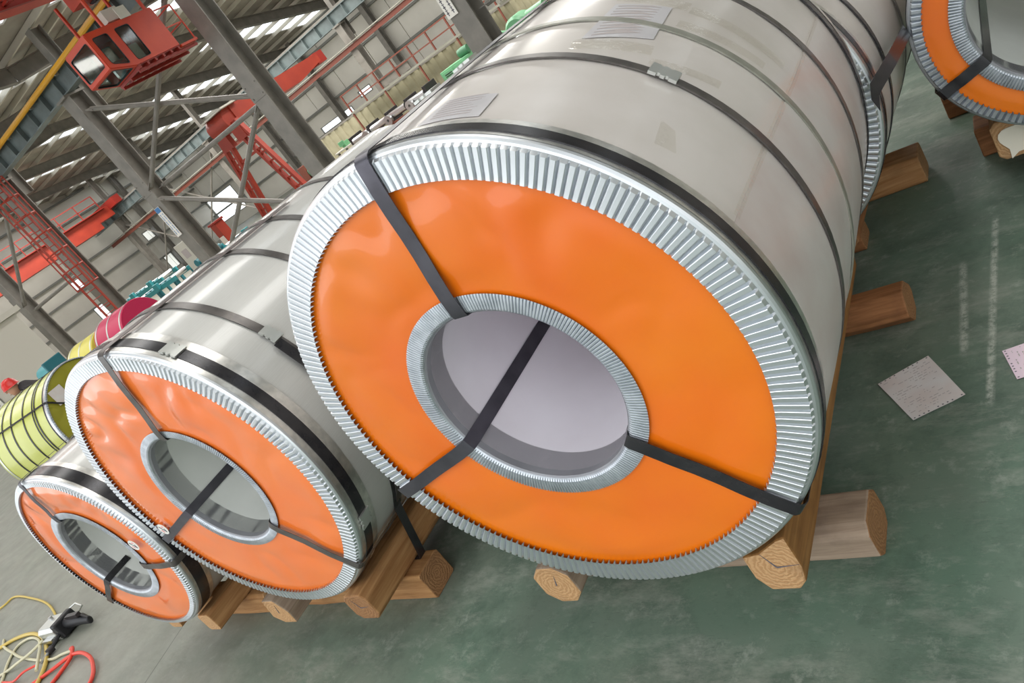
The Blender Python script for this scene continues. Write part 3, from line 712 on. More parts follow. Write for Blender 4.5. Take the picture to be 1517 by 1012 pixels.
machine('uncoiler', 'rounded green uncoiler machine right of the notice column', (-8.3, 16.0, 0), [
    ('frame', 'mgreen2', lambda b: (b.box(-0.6, 0.5, -0.3, 0.3, 0, 0.5), b.box(-0.15, 0.15, -0.25, 0.25, 0.5, 0.85))),
    ('drum', 'mgreen', lambda b: b.lathe([(0, -0.3), (0.3, -0.3), (0.36, -0.22), (0.36, 0.22), (0.3, 0.3), (0, 0.3)], 20, 'y', c=(0.0, 0, 0.86))),
    ('arm', 'mgreen', lambda b: (b.bar((-0.1, -0.35, 0.9), (-0.62, -0.35, 1.15), 0.14), b.bar((-0.62, -0.35, 1.15), (-0.75, -0.35, 0.95), 0.1))),
    ('motor', 'mgreen', lambda b: b.lathe([(0, -0.25), (0.17, -0.25), (0.17, 0.25), (0, 0.25)], 14, 'x', c=(0.55, 0, 0.98))),
    ('guard', 'black_metal', lambda b: b.box(0.36, 0.44, -0.32, 0.1, 0.6, 1.0))])
machine('feed_table', 'red and cream feed table beyond the green uncoiler', (-6.7, 17.2, 0), [
    ('table_frame', 'railred', lambda b: (b.box(-0.45, 0.5, -0.4, 0.4, 0.75, 0.95), [b.box(x, x + 0.1, y, y + 0.1, 0, 0.75) for x in (-0.4, 0.35) for y in (-0.35, 0.25)])),
    ('cover_plate', 'cabin', lambda b: b.box(-0.5, 0.55, -0.42, 0.42, 0.95, 1.02)),
    ('side_stripe', 'cranered', lambda b: b.box(-0.45, 0.5, -0.44, -0.42, 1.02, 1.12)),
    ('roller', 'roller', lambda b: b.lathe([(0, -0.4), (0.07, -0.4), (0.07, 0.4), (0, 0.4)], 12, 'y', c=(-0.55, 0, 0.9)))])
def slitter(b):
    pass
machine('slitting_stand', 'dark slitting stand with steel rollers before the partition', (-16.2, 19.6, 0), [
    ('frame', 'black_metal', lambda b: [(b.box(x - 0.06, x + 0.06, -0.35, 0.35, 0, 1.0)) for x in (-1.9, -0.9, 0.1, 1.1, 2.0)]),
    ('base', 'black_metal', lambda b: b.box(-2.1, 2.2, -0.45, 0.45, 0, 0.25)),
    ('roller', 'roller', lambda b: [b.lathe([(0, -0.4), (0.12, -0.4), (0.12, 0.4), (0, 0.4)], 12, 'x', c=(x, -0.3, 0.8)) for x in (-1.4, -0.4, 0.6, 1.55)]),
    ('side_rail', 'railred', lambda b: b.box(-2.3, 2.3, -0.5, -0.42, 0.55, 0.62)),
    ('drum', 'roller', lambda b: [b.lathe([(0.05, -0.05), (0.17, -0.05), (0.17, 0.05), (0.05, 0.05)], 14, 'y', True, c=(x, -0.5, 0.75)) for x in (-1.0, 0.2, 1.3)])])
machine('pump_unit', 'small dark green pump with brown motor left of the slitting stand', (-21.2, 20.0, 0), [
    ('base', 'black_metal', lambda b: b.box(-0.6, 0.6, -0.3, 0.3, 0, 0.55)),
    ('motor', 'mgreen2', lambda b: b.lathe([(0, -0.3), (0.22, -0.3), (0.26, 0), (0.22, 0.3), (0, 0.3)], 16, 'x', c=(0.1, 0, 0.8))),
    ('pump_body', 'railred', lambda b: b.box(-0.62, -0.25, -0.2, 0.2, 0.55, 1.15)),
    ('gauge', 'white', lambda b: b.box(0.3, 0.5, -0.28, -0.2, 0.95, 1.15))])
machine('work_bench', 'pale work bench with small tools beside the pump', (-19.6, 21.0, 0), [
    ('bench_top', 'cabin', lambda b: b.box(-0.9, 0.9, -0.35, 0.35, 0.72, 0.78)),
    ('leg', 'colgrey', lambda b: [b.box(x, x + 0.08, y, y + 0.08, 0, 0.72) for x in (-0.85, 0.77) for y in (-0.3, 0.22)]),
    ('vice', 'mgreen', lambda b: (b.box(-0.5, -0.3, -0.2, 0.1, 0.78, 0.98), b.box(-0.55, -0.25, -0.26, -0.2, 0.86, 1.05))),
    ('tool_tray', 'railred', lambda b: b.box(0.2, 0.7, -0.2, 0.2, 0.78, 0.88))], cat='bench')
# teal roller line
def roller_line(label, x, y, L, h, m1, m2):
    n = int(L / 0.4)
    t = thing('roller_conveyor', label, 'conveyor', (x, y, 0))
    b = MB(); b.box(0, L, -0.42, -0.34, h - 0.16, h); b.box(0, L, 0.34, 0.42, h - 0.16, h); bevel(b.build('side_frame', M[m1], t), 0.01)
    for k in range(max(2, int(L / 1.5) + 1)):
        for s in (-0.38, 0.38):
            b = MB(); xx = 0.1 + k * (L - 0.2) / max(1, int(L / 1.5)); b.box(xx - 0.05, xx + 0.05, s - 0.05, s + 0.05, 0, h - 0.16); b.build('leg', M[m2], t)
    for k in range(n):
        b = MB(); b.lathe([(0, -0.34), (0.09, -0.34), (0.09, 0.34), (0, 0.34)], 10, 'y', c=(0.25 + k * 0.4, 0, h - 0.04)); b.build('roller', M['teal2' if k % 3 else 'roller'], t, True)
    b = MB()
    for k in range(0, n, 4): b.box(0.05 + k * 0.4, 0.35 + k * 0.4, -0.55, -0.42, h - 0.1, h + 0.14)
    bevel(b.build('bearing_housing', M[m1], t), 0.02)
    return t
roller_line('teal roller conveyor nearest the red gantry leg', -21.4, 14.9, 2.0, 0.62, 'teal', 'teal2')
roller_line('teal roller conveyor in front of the signed column', -26.2, 14.0, 3.0, 0.8, 'teal', 'teal2')
roller_line('teal roller conveyor left of the signed column', -30.8, 15.6, 4.2, 0.95, 'teal', 'teal2')
machine('teal_machine', 'blocky teal drive unit with dark motors beside the gantry leg', (-21.0, 13.95, 0), [
    ('housing', 'teal', lambda b: (b.box(-0.7, 0.6, -0.3, 0.3, 0, 0.6), b.box(-0.35, 0.25, -0.25, 0.25, 0.6, 0.78))),
    ('motor', 'teal2', lambda b: [b.lathe([(0, -0.22), (0.13, -0.22), (0.13, 0.22), (0, 0.22)], 12, 'y', c=(x, -0.2, 0.72)) for x in (-0.55, 0.45)]),
    ('control_box', 'white', lambda b: b.box(0.3, 0.52, -0.42, -0.3, 0.35, 0.6))])
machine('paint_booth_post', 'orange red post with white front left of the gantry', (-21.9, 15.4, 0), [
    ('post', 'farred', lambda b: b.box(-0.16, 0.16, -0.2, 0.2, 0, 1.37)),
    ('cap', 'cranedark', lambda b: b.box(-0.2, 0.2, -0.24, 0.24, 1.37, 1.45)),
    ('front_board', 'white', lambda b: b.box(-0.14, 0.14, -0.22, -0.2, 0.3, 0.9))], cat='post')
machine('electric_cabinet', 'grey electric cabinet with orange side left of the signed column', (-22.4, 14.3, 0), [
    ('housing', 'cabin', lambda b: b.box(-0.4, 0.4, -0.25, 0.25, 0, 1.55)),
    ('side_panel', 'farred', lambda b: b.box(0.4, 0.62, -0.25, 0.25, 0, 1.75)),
    ('nameplate', 'ink_faint', lambda b: b.box(-0.2, 0.15, -0.26, -0.25, 1.0, 1.3))], cat='cabinet')
machine('teal_pump', 'small teal pump standing behind the yellow green coil', (-13.3, 4.55, 0), [
    ('housing', 'teal', lambda b: b.box(-0.35, 0.35, -0.25, 0.25, 0.0, 1.0)),
    ('motor', 'teal', lambda b: b.lathe([(0, -0.3), (0.14, -0.3), (0.16, 0), (0.14, 0.3), (0, 0.3)], 14, 'x', c=(0, 0, 1.14))),
    ('flange', 'teal2', lambda b: b.box(0.3, 0.36, -0.18, 0.18, 1.0, 1.32))])
# pale cabin at far left
t = thing('site_cabin', 'pale panel cabin at the left edge behind the yellow coil', 'cabin', (-28, 8.0, 0))
b = MB(); b.box(-4, 4.6, -1.0, 1.0, 0.05, 2.7); bevel(b.build('cabin_wall', M['cabin'], t), 0.02)
b = MB(); b.box(-4.15, 4.75, -1.15, 1.15, 2.7, 2.86); b.build('cabin_roof', M['cabin'], t)
b = MB(); b.box(-4, 4.6, -1.02, 1.02, 0, 0.05); b.build('base_rail', M['colgrey'], t)
for k in range(5):
    b = MB(); b.box(-4 + k * 2.15 - 0.02, -4 + k * 2.15 + 0.02, -1.03, -1.0, 0.05, 2.7); b.build('joint_strip', M['girt'], t)
b = MB(); b.box(3.2, 4.2, -1.04, -1.0, 0.9, 1.9); b.build('dark_window', M['girt'], t)

# ------------------------------------------------------------------ coils
def build_coil(label, cx, y0, cz, yaw, R, rh, L, orange, body_m, bore_m, ro, ri, straps, hoops, nrib, seed, flap=False,
               ring=True, taper=0.0, group=None, name='steel_coil', face_m=None, sheath=0.12, edge_hoop=(0.035, 0.082), strap_w=0.06, hoop_m='hoop', rear_ring=False, ring_m='galv', inner_ribs=240):
    """all sizes in coil units, axis +Y locally, front face at local y = 0"""
    R, rh, L, ro, ri = R * S, rh * S, L * S, ro * S, ri * S
    t = thing(name, label, 'coil', (cx * S, y0 * S, (cz + GZ) * S - R), -yaw, group)
    zc = R
    def P(r, th, y): return (r * math.cos(th), y, zc + r * math.sin(th))
    NS = 160; ny = 26
    rnd = Vector((seed * 3.1, seed * 1.7, seed))
    # wrapped body: outer skin with slight dents, rear face
    v = []; f = []
    for k in range(ny + 1):
        q = k / ny; y = 0.012 * S + (L - 0.012 * S) * q
        crown = taper * S * math.sin(PI * min(1, q)) * R
        for j in range(NS):
            th = 2 * PI * j / NS
            d = noise.noise(Vector((math.cos(th) * 2.2, y * 2.2, math.sin(th) * 2.2)) + rnd) * 0.006 if body_m.startswith('wrap') else noise.noise(Vector((math.cos(th) * 1.2, y * 0.7, math.sin(th) * 1.2)) + rnd) * 0.0015
            d *= smoothstep(0.1 * S, 0.25 * S, y)
            v.append(P(R - 0.004 * S + crown + d, th, y))
    for k in range(ny):
        for j in range(NS):
            j2 = (j + 1) % NS; f.append((k * NS + j, k * NS + j2, (k + 1) * NS + j2, (k + 1) * NS + j))
    a = len(v)
    for j in range(NS): v.append(P(rh, 2 * PI * j / NS, L))
    for j in range(NS): f.append((ny * NS + j, ny * NS + (j + 1) % NS, a + (j + 1) % NS, a + j))
    obj('wrapped_body', v, f, M[body_m], t, True, 0.8)
    # bore lining
    b = MB(); b.lathe([(rh * 0.985, 0.03 * S), (rh * 0.985, L), (rh * 1.0, L), (rh * 1.0, 0.03 * S)], 96, 'y', True, (0, 0, zc)); b.build('bore_lining', M[bore_m], t, True)
    # orange face cover, gently rippled film
    fm = M[face_m or ('orange' if orange else 'yellowface')]
    NR = 22; NT = 180; v = []; f = []
    for k in range(NR + 1):
        r = ri * 0.9 + (R * 0.965 - ri * 0.9) * k / NR
        for j in range(NT):
            th = 2 * PI * j / NT
            c = Vector((math.cos(th) * r / S, seed * 2.3, math.sin(th) * r / S))
            env = smoothstep(ri, ri + 0.1 * S, r) * (1 - smoothstep(ro - 0.08 * S, ro, r))
            w = noise.noise(c * 2.3) * 0.016 + noise.noise(c * 5.0 + Vector((5, 2, 1))) * 0.007 * (0.5 + smoothstep(-0.2, 0.8, math.sin(th)))
            up = smoothstep(0.1, 0.9, math.sin(th))
            w += up * 0.0038 * math.sin(th * 23 + 3 * noise.noise(c * 3)) * smoothstep(ri, ro, r)
            v.append(P(r, th, -0.001 - env * 0.019 * S * math.tanh(abs(w) * (2.1 if face_m else 1.95) / 0.019) + env * 0.002))
    for k in range(NR):
        for j in range(NT):
            j2 = (j + 1) % NT; f.append((k * NT + j, (k + 1) * NT + j, (k + 1) * NT + j2, k * NT + j2))
    obj('face_cover', v, f, fm, t, True, 1.2)
    th0 = math.radians(straps[0][0]) if straps else 0
    def ribbed(name, prof, n, amp, m, edge_r, seam=None):
        """prof rows: (r, y, weight); ribs push towards the viewer (-y)"""
        ph = [(0.0, 0.0), (0.17, 0.9), (0.25, 1.0), (0.74, 1.0), (0.82, 0.9)]
        v = []; f = []; rows = len(prof); cols = n * len(ph)
        for i in range(n):
            for u, h in ph:
                th = 2 * PI * (i + u) / n
                flat = 0.0 if (seam and abs((th - seam + PI) % (2 * PI) - PI) < 0.03) else 1.0
                jit = 1 + 0.06 * noise.noise(Vector((i * 0.7, seed, 0)))
                for q, (r, y, w) in enumerate(prof):
                    rr = r + (edge_r * (h - 0.5) * flat if q == rows - 1 else 0)
                    v.append(P(rr, th, y - amp * w * h * flat * jit))
        for c in range(cols):
            c2 = (c + 1) % cols
            for q in range(rows - 1): f.append((c * rows + q, c2 * rows + q, c2 * rows + q + 1, c * rows + q + 1)[::-1])
        return obj(name, v, f, m, t, True, 0.5)
    if ring:
        e = 0.004 * S
        ribbed('outer_ring', [(R + e, sheath * S, 0), (R + e, 0.014 * S, 0), (R + e * 0.6, 0.004 * S, 0), (R - 0.004 * S, -0.003 * S, 0), (R - 0.012 * S, -0.005 * S, 0),
                              (R - 0.019 * S, -0.006 * S, 0.9), (ro + 0.02 * S, -0.006 * S, 1.0), (ro, -0.006 * S, 1.15)], nrib, 0.015 * S, M[ring_m], 0.007 * S, th0)
        b = MB(); b.lathe([(R + e * 1.3, 0.016 * S), (R + e * 1.3, sheath * S), (R, (sheath + 0.001) * S)], NS, 'y', False, (0, 0, zc)); b.build('edge_band', M['band'], t, True, 1.0)
        ribbed('inner_ring', [(rh + 0.0, 0.02 * S, 0), (rh, -0.006 * S, 0), (rh + 0.004 * S, -0.012 * S, 0), (rh + 0.012 * S, -0.012 * S, 0.8), (ri - 0.01 * S, -0.010 * S, 1), (ri, -0.008 * S, 1)],
               inner_ribs, 0.006 * S, M['galv_dull'], 0.004 * S)
        b = MB(); b.lathe([(rh, -0.006 * S), (rh * 0.998, 0.128 * S), (rh * 0.985, 0.128 * S), (rh * 0.985, 0.0), ], 96, 'y', True, (0, 0, zc)); b.build('core_sleeve', M['sleeve'], t, True)
        if rear_ring:
            b = MB(); b.lathe([(R + e, L - 0.03 * S), (R + e, L - 0.005 * S), (R - 0.02 * S, L + 0.005 * S), (R * 0.88, L + 0.006 * S)], NS, 'y', False, (0, 0, zc)); b.build('rear_ring', M['band'], t, True, 1.0)
    # hoops round the body
    def rad(y):
        return R + taper * S * math.sin(PI * max(0, min(1, (y - 0.012 * S) / (L - 0.012 * S)))) * R
    def hoop(ya, yb, m, lift=0.006):
        b = MB(); r = rad((ya + yb) / 2 * S) + lift * S
        b.lathe([(r - 0.006 * S, ya * S), (r, ya * S), (r, yb * S), (r - 0.006 * S, yb * S)], 128, 'y', True, (0, 0, zc))
        return b.build('hoop', M[m], t, True, 0.6)
    def seal(h, ang, ym, w=0.075, l=0.10):
        th = math.radians(ang); r = rad(ym * S) + 0.009 * S
        nrm = Vector((math.cos(th), 0, math.sin(th))); tg = Vector((-math.sin(th), 0, math.cos(th))); ax = Vector((0, 1, 0)); c = Vector((0, ym * S, zc)) + nrm * r
        a, q = l * S / 2, w * S / 2; nch = q * 0.22
        out = [(-a, -q), (-a * .45, -q), (-a * .38, -q + nch), (-a * .22, -q + nch), (-a * .15, -q), (a * .15, -q), (a * .22, -q + nch), (a * .38, -q + nch), (a * .45, -q), (a, -q)]
        out = out + [(-x, -y) for x, y in out]
        n = len(out); v = [c + tg * x + ax * y - nrm * (x * x / (2 * r)) for x, y in out]; v += [p + nrm * 0.011 * S for p in v]
        obj('seal', v, [tuple(range(n)), tuple(range(n, 2 * n))[::-1]] + [(k, n + k, n + (k + 1) % n, (k + 1) % n) for k in range(n)], M['seal'], h)
    if ring and edge_hoop:
        h = hoop(edge_hoop[0], edge_hoop[1], 'hoop', 0.009)
        for ang in [s for k, s in hoops.get('edge_seals', [])]: seal(h, ang, sum(edge_hoop) / 2, 0.085, 0.1)
    for ym, w, m, sl in hoops['list']:
        h = hoop(ym - w / 2, ym + w / 2, m)
        for ang in sl: seal(h, ang, ym)
    # eye straps: bore - face - over the rim - back along the body
    for ang, sw, m, yb, ye, ang2 in straps:
        th = math.radians(ang); th2 = math.radians(ang2)
        def dirs(q): return Vector((math.cos(q), 0, math.sin(q)))
        o = Vector((0, 0, zc)); e = 0.004 * S
        pin = o + dirs(th2) * (rh * 0.985 - 0.004); pout = o + dirs(th) * R
        w2 = sw * S / 2
        tg = Vector((-math.sin((th + th2) / 2), 0, math.cos((th + th2) / 2))) * w2
        Y = lambda y: Vector((0, y * S, 0))
        pts = [pin + Y(yb), pin + Y(yb * 0.5), pin + Y(0.02), o + dirs(th2) * (rh - 0.002 * S) + Y(-0.02), o + dirs(th2) * (rh + 0.014 * S) + Y(-0.026)]
        a_, b_ = o + dirs(th2) * (ri + 0.01 * S), o + dirs(th) * (R - 0.012 * S)
        for k in range(7):
            q = k / 6; pts.append(a_.lerp(b_, q) + Y(-0.026 - 0.003 * math.sin(q * 9 + seed)))
        pts += [o + dirs(th) * (R - 0.002 * S) + Y(-0.022), o + dirs(th) * (R + 0.010 * S) + Y(-0.012), o + dirs(th) * (R + 0.0165 * S) + Y(0.004), o + dirs(th) * (R + 0.0165 * S) + Y(0.1)]
        if ye > 0.15:
            for k in range(1, 7):
                yy = 0.1 + (ye - 0.1) * k / 6; pts.append(o + dirs(th) * (rad(yy * S) + 0.014 * S) + Y(yy))
        v = []; f = []
        for k, p in enumerate(pts):
            d = (pts[min(k + 1, len(pts) - 1)] - pts[max(k - 1, 0)]).normalized()
            nn = tg.cross(d).normalized() * 0.0009
            v += [p - tg - nn, p + tg - nn, p + tg + nn, p - tg + nn]
        for k in range(len(pts) - 1):
            for j in range(4): f.append((k * 4 + j, k * 4 + (j + 1) % 4, k * 4 + 4 + (j + 1) % 4, k * 4 + 4 + j))
        f += [(3, 2, 1, 0), tuple(len(v) - 4 + j for j in range(4))]
        obj('eye_strap', v, f, M[m], t, True, 0.5)
    t['_zc'] = zc
    def patch(name, corners, m, lift, parent=None, nu=10, nv=6, thick=0.0012):
        """corners: four (y, angle) in order; a thin sheet lying on the body"""
        v = []; f = []
        for s in (0, 1):
            for a in range(nu + 1):
                for c in range(nv + 1):
                    p, q = a / nu, c / nv
                    y = (corners[0][0] * (1 - p) + corners[1][0] * p) * (1 - q) + (corners[3][0] * (1 - p) + corners[2][0] * p) * q
                    an = (corners[0][1] * (1 - p) + corners[1][1] * p) * (1 - q) + (corners[3][1] * (1 - p) + corners[2][1] * p) * q
                    dd = noise.noise(Vector((math.cos(math.radians(an)) * 2.2, y * S * 2.2, math.sin(math.radians(an)) * 2.2)) + rnd) * 0.006 * smoothstep(0.1 * S, 0.25 * S, y * S) if body_m.startswith('wrap') else 0
                    v.append(P(rad(y * S) - 0.004 * S + dd + lift + s * thick, math.radians(an), y * S))
        n = (nu + 1) * (nv + 1); g = lambda s, a, c: s * n + a * (nv + 1) + c
        if m == 'tape':
            return obj(name, v[n:], [(a * (nv + 1) + c, a * (nv + 1) + c + 1, (a + 1) * (nv + 1) + c + 1, (a + 1) * (nv + 1) + c) for a in range(nu) for c in range(nv)], M[m], parent or t, True, 1.0)
        for a in range(nu):
            for c in range(nv):
                f.append((g(1, a, c), g(1, a, c + 1), g(1, a + 1, c + 1), g(1, a + 1, c))); f.append((g(0, a, c), g(0, a + 1, c), g(0, a + 1, c + 1), g(0, a, c + 1)))
        for a in range(nu):
            for c in (0, nv): f.append((g(0, a, c), g(1, a, c), g(1, a + 1, c), g(0, a + 1, c)))
        for c in range(nv):
            for a in (0, nu): f.append((g(0, a, c), g(0, a, c + 1), g(1, a, c + 1), g(1, a, c)))
        return obj(name, v, f, M[m], parent or t, True, 1.0)
    if flap:
        patch('wrap_flap', [(0.122, 17.2), (L / S - 0.02, 16.2), (L / S - 0.02, -75), (0.122, -75)], 'wrap_flap', 0.0008, nu=26, nv=40)
    return t, patch, P

main, patch, PM = build_coil('largest coil, orange face cover with three dark straps, in the middle', 0, 0, 0, 0, 1.0, 0.397, 2.14, True, 'wrap', 'bore', 0.876, 0.468,
    [(85.2, 0.062, 'strapface', 0.3, 2.1, 86.8), (197.8, 0.06, 'strapface', 1.5, 0.5, 198.6), (-43.2, 0.06, 'hoop', 0.3, 0.1, -41.0)],
    dict(list=[(0.635, 0.042, 'hoop_brown', [40, 93]), (1.02, 0.04, 'hoop_pale', [95]), (1.56, 0.04, 'hoop_brown', []), (2.06, 0.045, 'hoop', [])], edge_seals=[]),
    208, 1, flap=True, taper=0.02, rear_ring=True)
# labels, tape and the seam on the main coil
lb = patch('product_label', [(1.20, 59.2), (1.235, 47.2), (0.90, 46.2), (0.815, 59.6)], 'label', 0.0016)
for k in range(11):
    q = 0.06 + k * 0.085
    y0, y1 = 1.20 + (0.815 - 1.20) * q, 1.235 + (0.90 - 1.235) * q
    patch('printed_line', [(y0, 58.2), (y1, 58.2 - 10.2 * (0.5 + 0.5 * random.random())), (y1 - 0.007, 58.2 - 9), (y0 - 0.007, 58.2)], 'ink_faint', 0.0032, lb, 6, 1, 0.0003)
lb = patch('product_label', [(0.335, 77.0), (0.315, 65.5), (0.150, 65.0), (0.150, 78.0)], 'label', 0.0016)
for k in range(8):
    q = 0.08 + k * 0.11; y0 = 0.335 - 0.18 * q
    patch('printed_line', [(y0, 76), (y0, 67 + 4 * random.random()), (y0 - 0.006, 67 + 4 * random.random()), (y0 - 0.006, 76)], 'ink_faint', 0.0032, lb, 6, 1, 0.0003)
for cr in ([(1.33, 60), (1.33, 44), (1.235, 44), (1.235, 60)], [(0.80, 61), (0.84, 45), (0.76, 44.5), (0.70, 60)], [(1.30, 43.5), (1.27, 20), (1.20, 20), (1.22, 43.5)],
           [(1.06, 44), (1.08, 24), (1.14, 24), (1.13, 44)], [(2.0, 16.9), (0.16, 18.0), (0.16, 16.6), (2.0, 15.5)], [(0.74, 44), (0.80, 30), (0.74, 30), (0.69, 44)],
           [(0.36, 36), (0.22, 35), (0.23, 31), (0.34, 33)]):
    patch('tape_strip', cr, 'tape', 0.002)

c2, patch2, _ = build_coil('second largest coil, stainless wrapped with orange face, left of the biggest coil', -2.417, 0.004, -0.031, -0.029, 0.969, 0.40, 2.9, True, 'steelwrap', 'bore_grey', 0.872, 0.452,
    [(76.0, 0.05, 'hoop_brown', 0.3, 1.6, 78.5), (196.0, 0.055, 'strapface', 1.5, 0.5, 195.4), (-48.6, 0.05, 'hoop_brown', 0.2, 2.0, -51.5)],
    dict(list=[(0.42, 0.055, 'hoop_brown', [33]), (0.985, 0.05, 'hoop_brown', []), (1.40, 0.05, 'hoop_brown', []), (1.95, 0.05, 'hoop_brown', [])], edge_seals=[(0, 52), (0, -30)]),
    200, 2, face_m='orange_pale', edge_hoop=(0.05, 0.115), sheath=0.17)
c3, patch3, _ = build_coil('smallest orange faced coil at lower left', -4.165, -0.105, -0.2726, -0.047, 0.759, 0.386, 1.5, True, 'steelwrap', 'bore_grey', 0.705, 0.447,
    [(92.0, 0.05, 'strapface', 0.3, 1.2, 98.0), (-146.0, 0.05, 'hoop', 0.2, 0.5, -146.6), (-14.5, 0.05, 'hoop_brown', 0.4, 0.5, -21.0)],
    dict(list=[(0.5, 0.05, 'hoop_brown', []), (1.0, 0.05, 'hoop_brown', [])], edge_seals=[]), 190, 3, face_m='orange_pale', edge_hoop=(0.035, 0.12), sheath=0.16)
c4, patch4, _ = build_coil('pale wrapped coil directly behind the biggest coil', 0.17, 2.20, -0.14, 0.06, 0.86, 0.38, 1.9, True, 'wrap', 'bore', 0.76, 0.44,
    [], dict(list=[(0.38, 0.04, 'hoop', []), (1.1, 0.04, 'hoop_brown', []), (1.7, 0.04, 'hoop_brown', [])], edge_seals=[]), 150, 4)
c5, patch5, _ = build_coil('orange faced coil with dull ribbed rim at upper right', 1.83, 2.741, -0.32, 0.005, 0.68, 0.427, 1.9, True, 'wrap', 'bore_grey', 0.613, 0.495,
    [(-158.8, 0.062, 'hoop', 1.6, 0.4, -158.4), (82.0, 0.06, 'hoop', 0.3, 0.4, 82)], dict(list=[(0.5, 0.04, 'hoop', []), (1.2, 0.04, 'hoop', [])], edge_seals=[]), 130, 5, ring_m='galv_dull', inner_ribs=200)
# slack strap drawn from the big coil's rear edge over the coil behind
v = []; f = []; p0 = Vector((1.055 * S, 2.0 * S, (-0.137 + GZ) * S)); p1 = Vector((1.168 * S, 2.70 * S, (-0.151 + GZ) * S))
ax_ = (p1 - p0).normalized(); sd = ax_.cross(Vector((0.97, 0.05, 0.2))).normalized() * 0.022; up_ = sd.cross(ax_).normalized() * 0.0008
pts = [p0 + Vector((-0.004, -0.05, -0.03)) , p0, p0.lerp(p1, 0.5) + Vector((0.004, 0, 0)), p1, p1 + Vector((0.0, 0.2, -0.12))]
for p in pts: v += [p - sd - up_, p + sd - up_, p + sd + up_, p - sd + up_]
for k in range(len(pts) - 1):
    for j in range(4): f.append((k * 4 + j, k * 4 + (j + 1) % 4, k * 4 + 4 + (j + 1) % 4, k * 4 + 4 + j))
f += [(3, 2, 1, 0), (16, 17, 18, 19)]
tag(obj('slack_strap', v, f, M['hoop']), 'black strap stretched slantwise between the biggest coil and the right coil', 'strap')

c6, patch6, _ = build_coil('yellow green wrapped coil with dark hoops at the left edge', -11.166, 3.457, -0.144, 0.0, 0.855, 0.42, 1.55, False, 'yellowwrap', 'bore_grey', 0.83, 0.46,
    [(28, 0.03, 'hoop', 0.2, 1.5, 28), (140, 0.03, 'hoop', 0.2, 1.5, 140)],
    dict(list=[(0.30, 0.028, 'hoop', []), (0.36, 0.02, 'hoop', []), (0.62, 0.028, 'hoop', []), (0.95, 0.028, 'hoop', []), (1.2, 0.028, 'hoop', []), (1.5, 0.03, 'seal', [])], edge_seals=[]),
    140, 6, edge_hoop=(0.05, 0.075), sheath=0.06, ring_m='galv_dull')
# its axis points along +X: turn so that local -Y looks along (cos .299, sin .299)
c6.rotation_euler = (0, 0, PI / 2 + 0.299)
v6 = MB(); v6.box(-0.52 * S, -0.26 * S, -0.014, -0.012, 0.855 * S + 0.38 * S, 0.855 * S + 0.64 * S); v6.build('paper_label', M['paper'], c6)

def small_coil(label, x, y, R, rh, L, m, rz):
    t = thing('steel_coil', label, 'coil', (x, y, 0.17), rz)
    b = MB(); b.lathe([(rh, 0), (R - 0.01, 0), (R, 0.01), (R, L - 0.01), (R - 0.01, L), (rh, L)], 64, 'y', True, (0, 0, R)); b.build('wrapped_body', M[m], t, True, 0.5)
    for yy in (0.04, L * 0.5, L - 0.08):
        b = MB(); b.lathe([(R + 0.002, yy), (R + 0.004, yy), (R + 0.004, yy + 0.04), (R + 0.002, yy + 0.04)], 64, 'y', True, (0, 0, R)); b.build('hoop', M['seal'], t, True)
    b = MB(); b.lathe([(rh + 0.02, -0.006), (R - 0.03, -0.006), (R - 0.03, -0.002), (rh + 0.02, -0.002)], 64, 'y', True, (0, 0, R)); b.build('face_cover', M[m], t)
    p = thing('timber_pallet', 'rough timber blocks under the ' + label.split(' coil')[0] + ' coil', 'pallet', (x, y, 0), rz)
    for s in (-1, 1):
        b = MB(); b.box(s * R * 0.5 - 0.07, s * R * 0.5 + 0.07, 0.0, L, 0.13, 0.195); bevel(b.build('runner', M['wood'], p), 0.01)
    for yy in (0.12, L - 0.25):
        b = MB(); b.box(-R * 0.8, R * 0.8, yy, yy + 0.13, 0, 0.13); bevel(b.build('cross_timber', M['wood'], p), 0.01)
small_coil('magenta wrapped coil behind the stainless coil', -12.35, 6.0, 0.56, 0.25, 0.9, 'magenta', PI / 2 + 0.2)
small_coil('small bright yellow coil beside the magenta coil', -13.95, 6.0, 0.51, 0.25, 0.9, 'yellow2', PI / 2 + 0.2)

# round stickers on two coils
def sticker(parent, R, ang, rr, size):
    zc = R * S; th = math.radians(ang); cx, cz = rr * S * math.cos(th), zc + rr * S * math.sin(th); n = 28
    b = MB(); b.lathe([(0.0001, -0.022), (size * S, -0.022), (size * S, -0.0205), (0.0001, -0.0205)], n, 'y', False, (cx, 0, cz)); st = b.build('round_sticker', M['white'], parent)
    b = MB(); q = size * S
    b.prism([(-q * .09, 0), (q * .09, 0), (q * .09, 0.0008), (-q * .09, 0.0008)], (cx - q * 0.45, -0.0228, cz + q * 0.6), (cx + q * 0.4, -0.0228, cz - q * 0.6), up=(0, 1, 0))
    b.prism([(-q * .06, 0), (q * .06, 0), (q * .06, 0.0008), (-q * .06, 0.0008)], (cx + q * 0.4, -0.0228, cz + q * 0.1), (cx + q * 0.4, -0.0228, cz - q * 0.6), up=(0, 1, 0))
    b.build('black_mark', M['ink'], st)
    b = MB(); b.prism([(-q * .07, 0), (q * .07, 0), (q * .07, 0.0008), (-q * .07, 0.0008)], (cx - q * 0.55, -0.0228, cz - q * 0.1), (cx - q * 0.2, -0.0228, cz - q * 0.55), up=(0, 1, 0))
    b.prism([(-q * .07, 0), (q * .07, 0), (q * .07, 0.0008), (-q * .07, 0.0008)], (cx + q * 0.1, -0.0228, cz + q * 0.5), (cx + q * 0.5, -0.0228, cz + q * 0.35), up=(0, 1, 0))
    b.build('red_mark', M['stamp_red'], st)
sticker(c3, 0.759, 4.6, 0.563, 0.046)
sticker(c2, 0.969, -168.2, 0.80, 0.045)

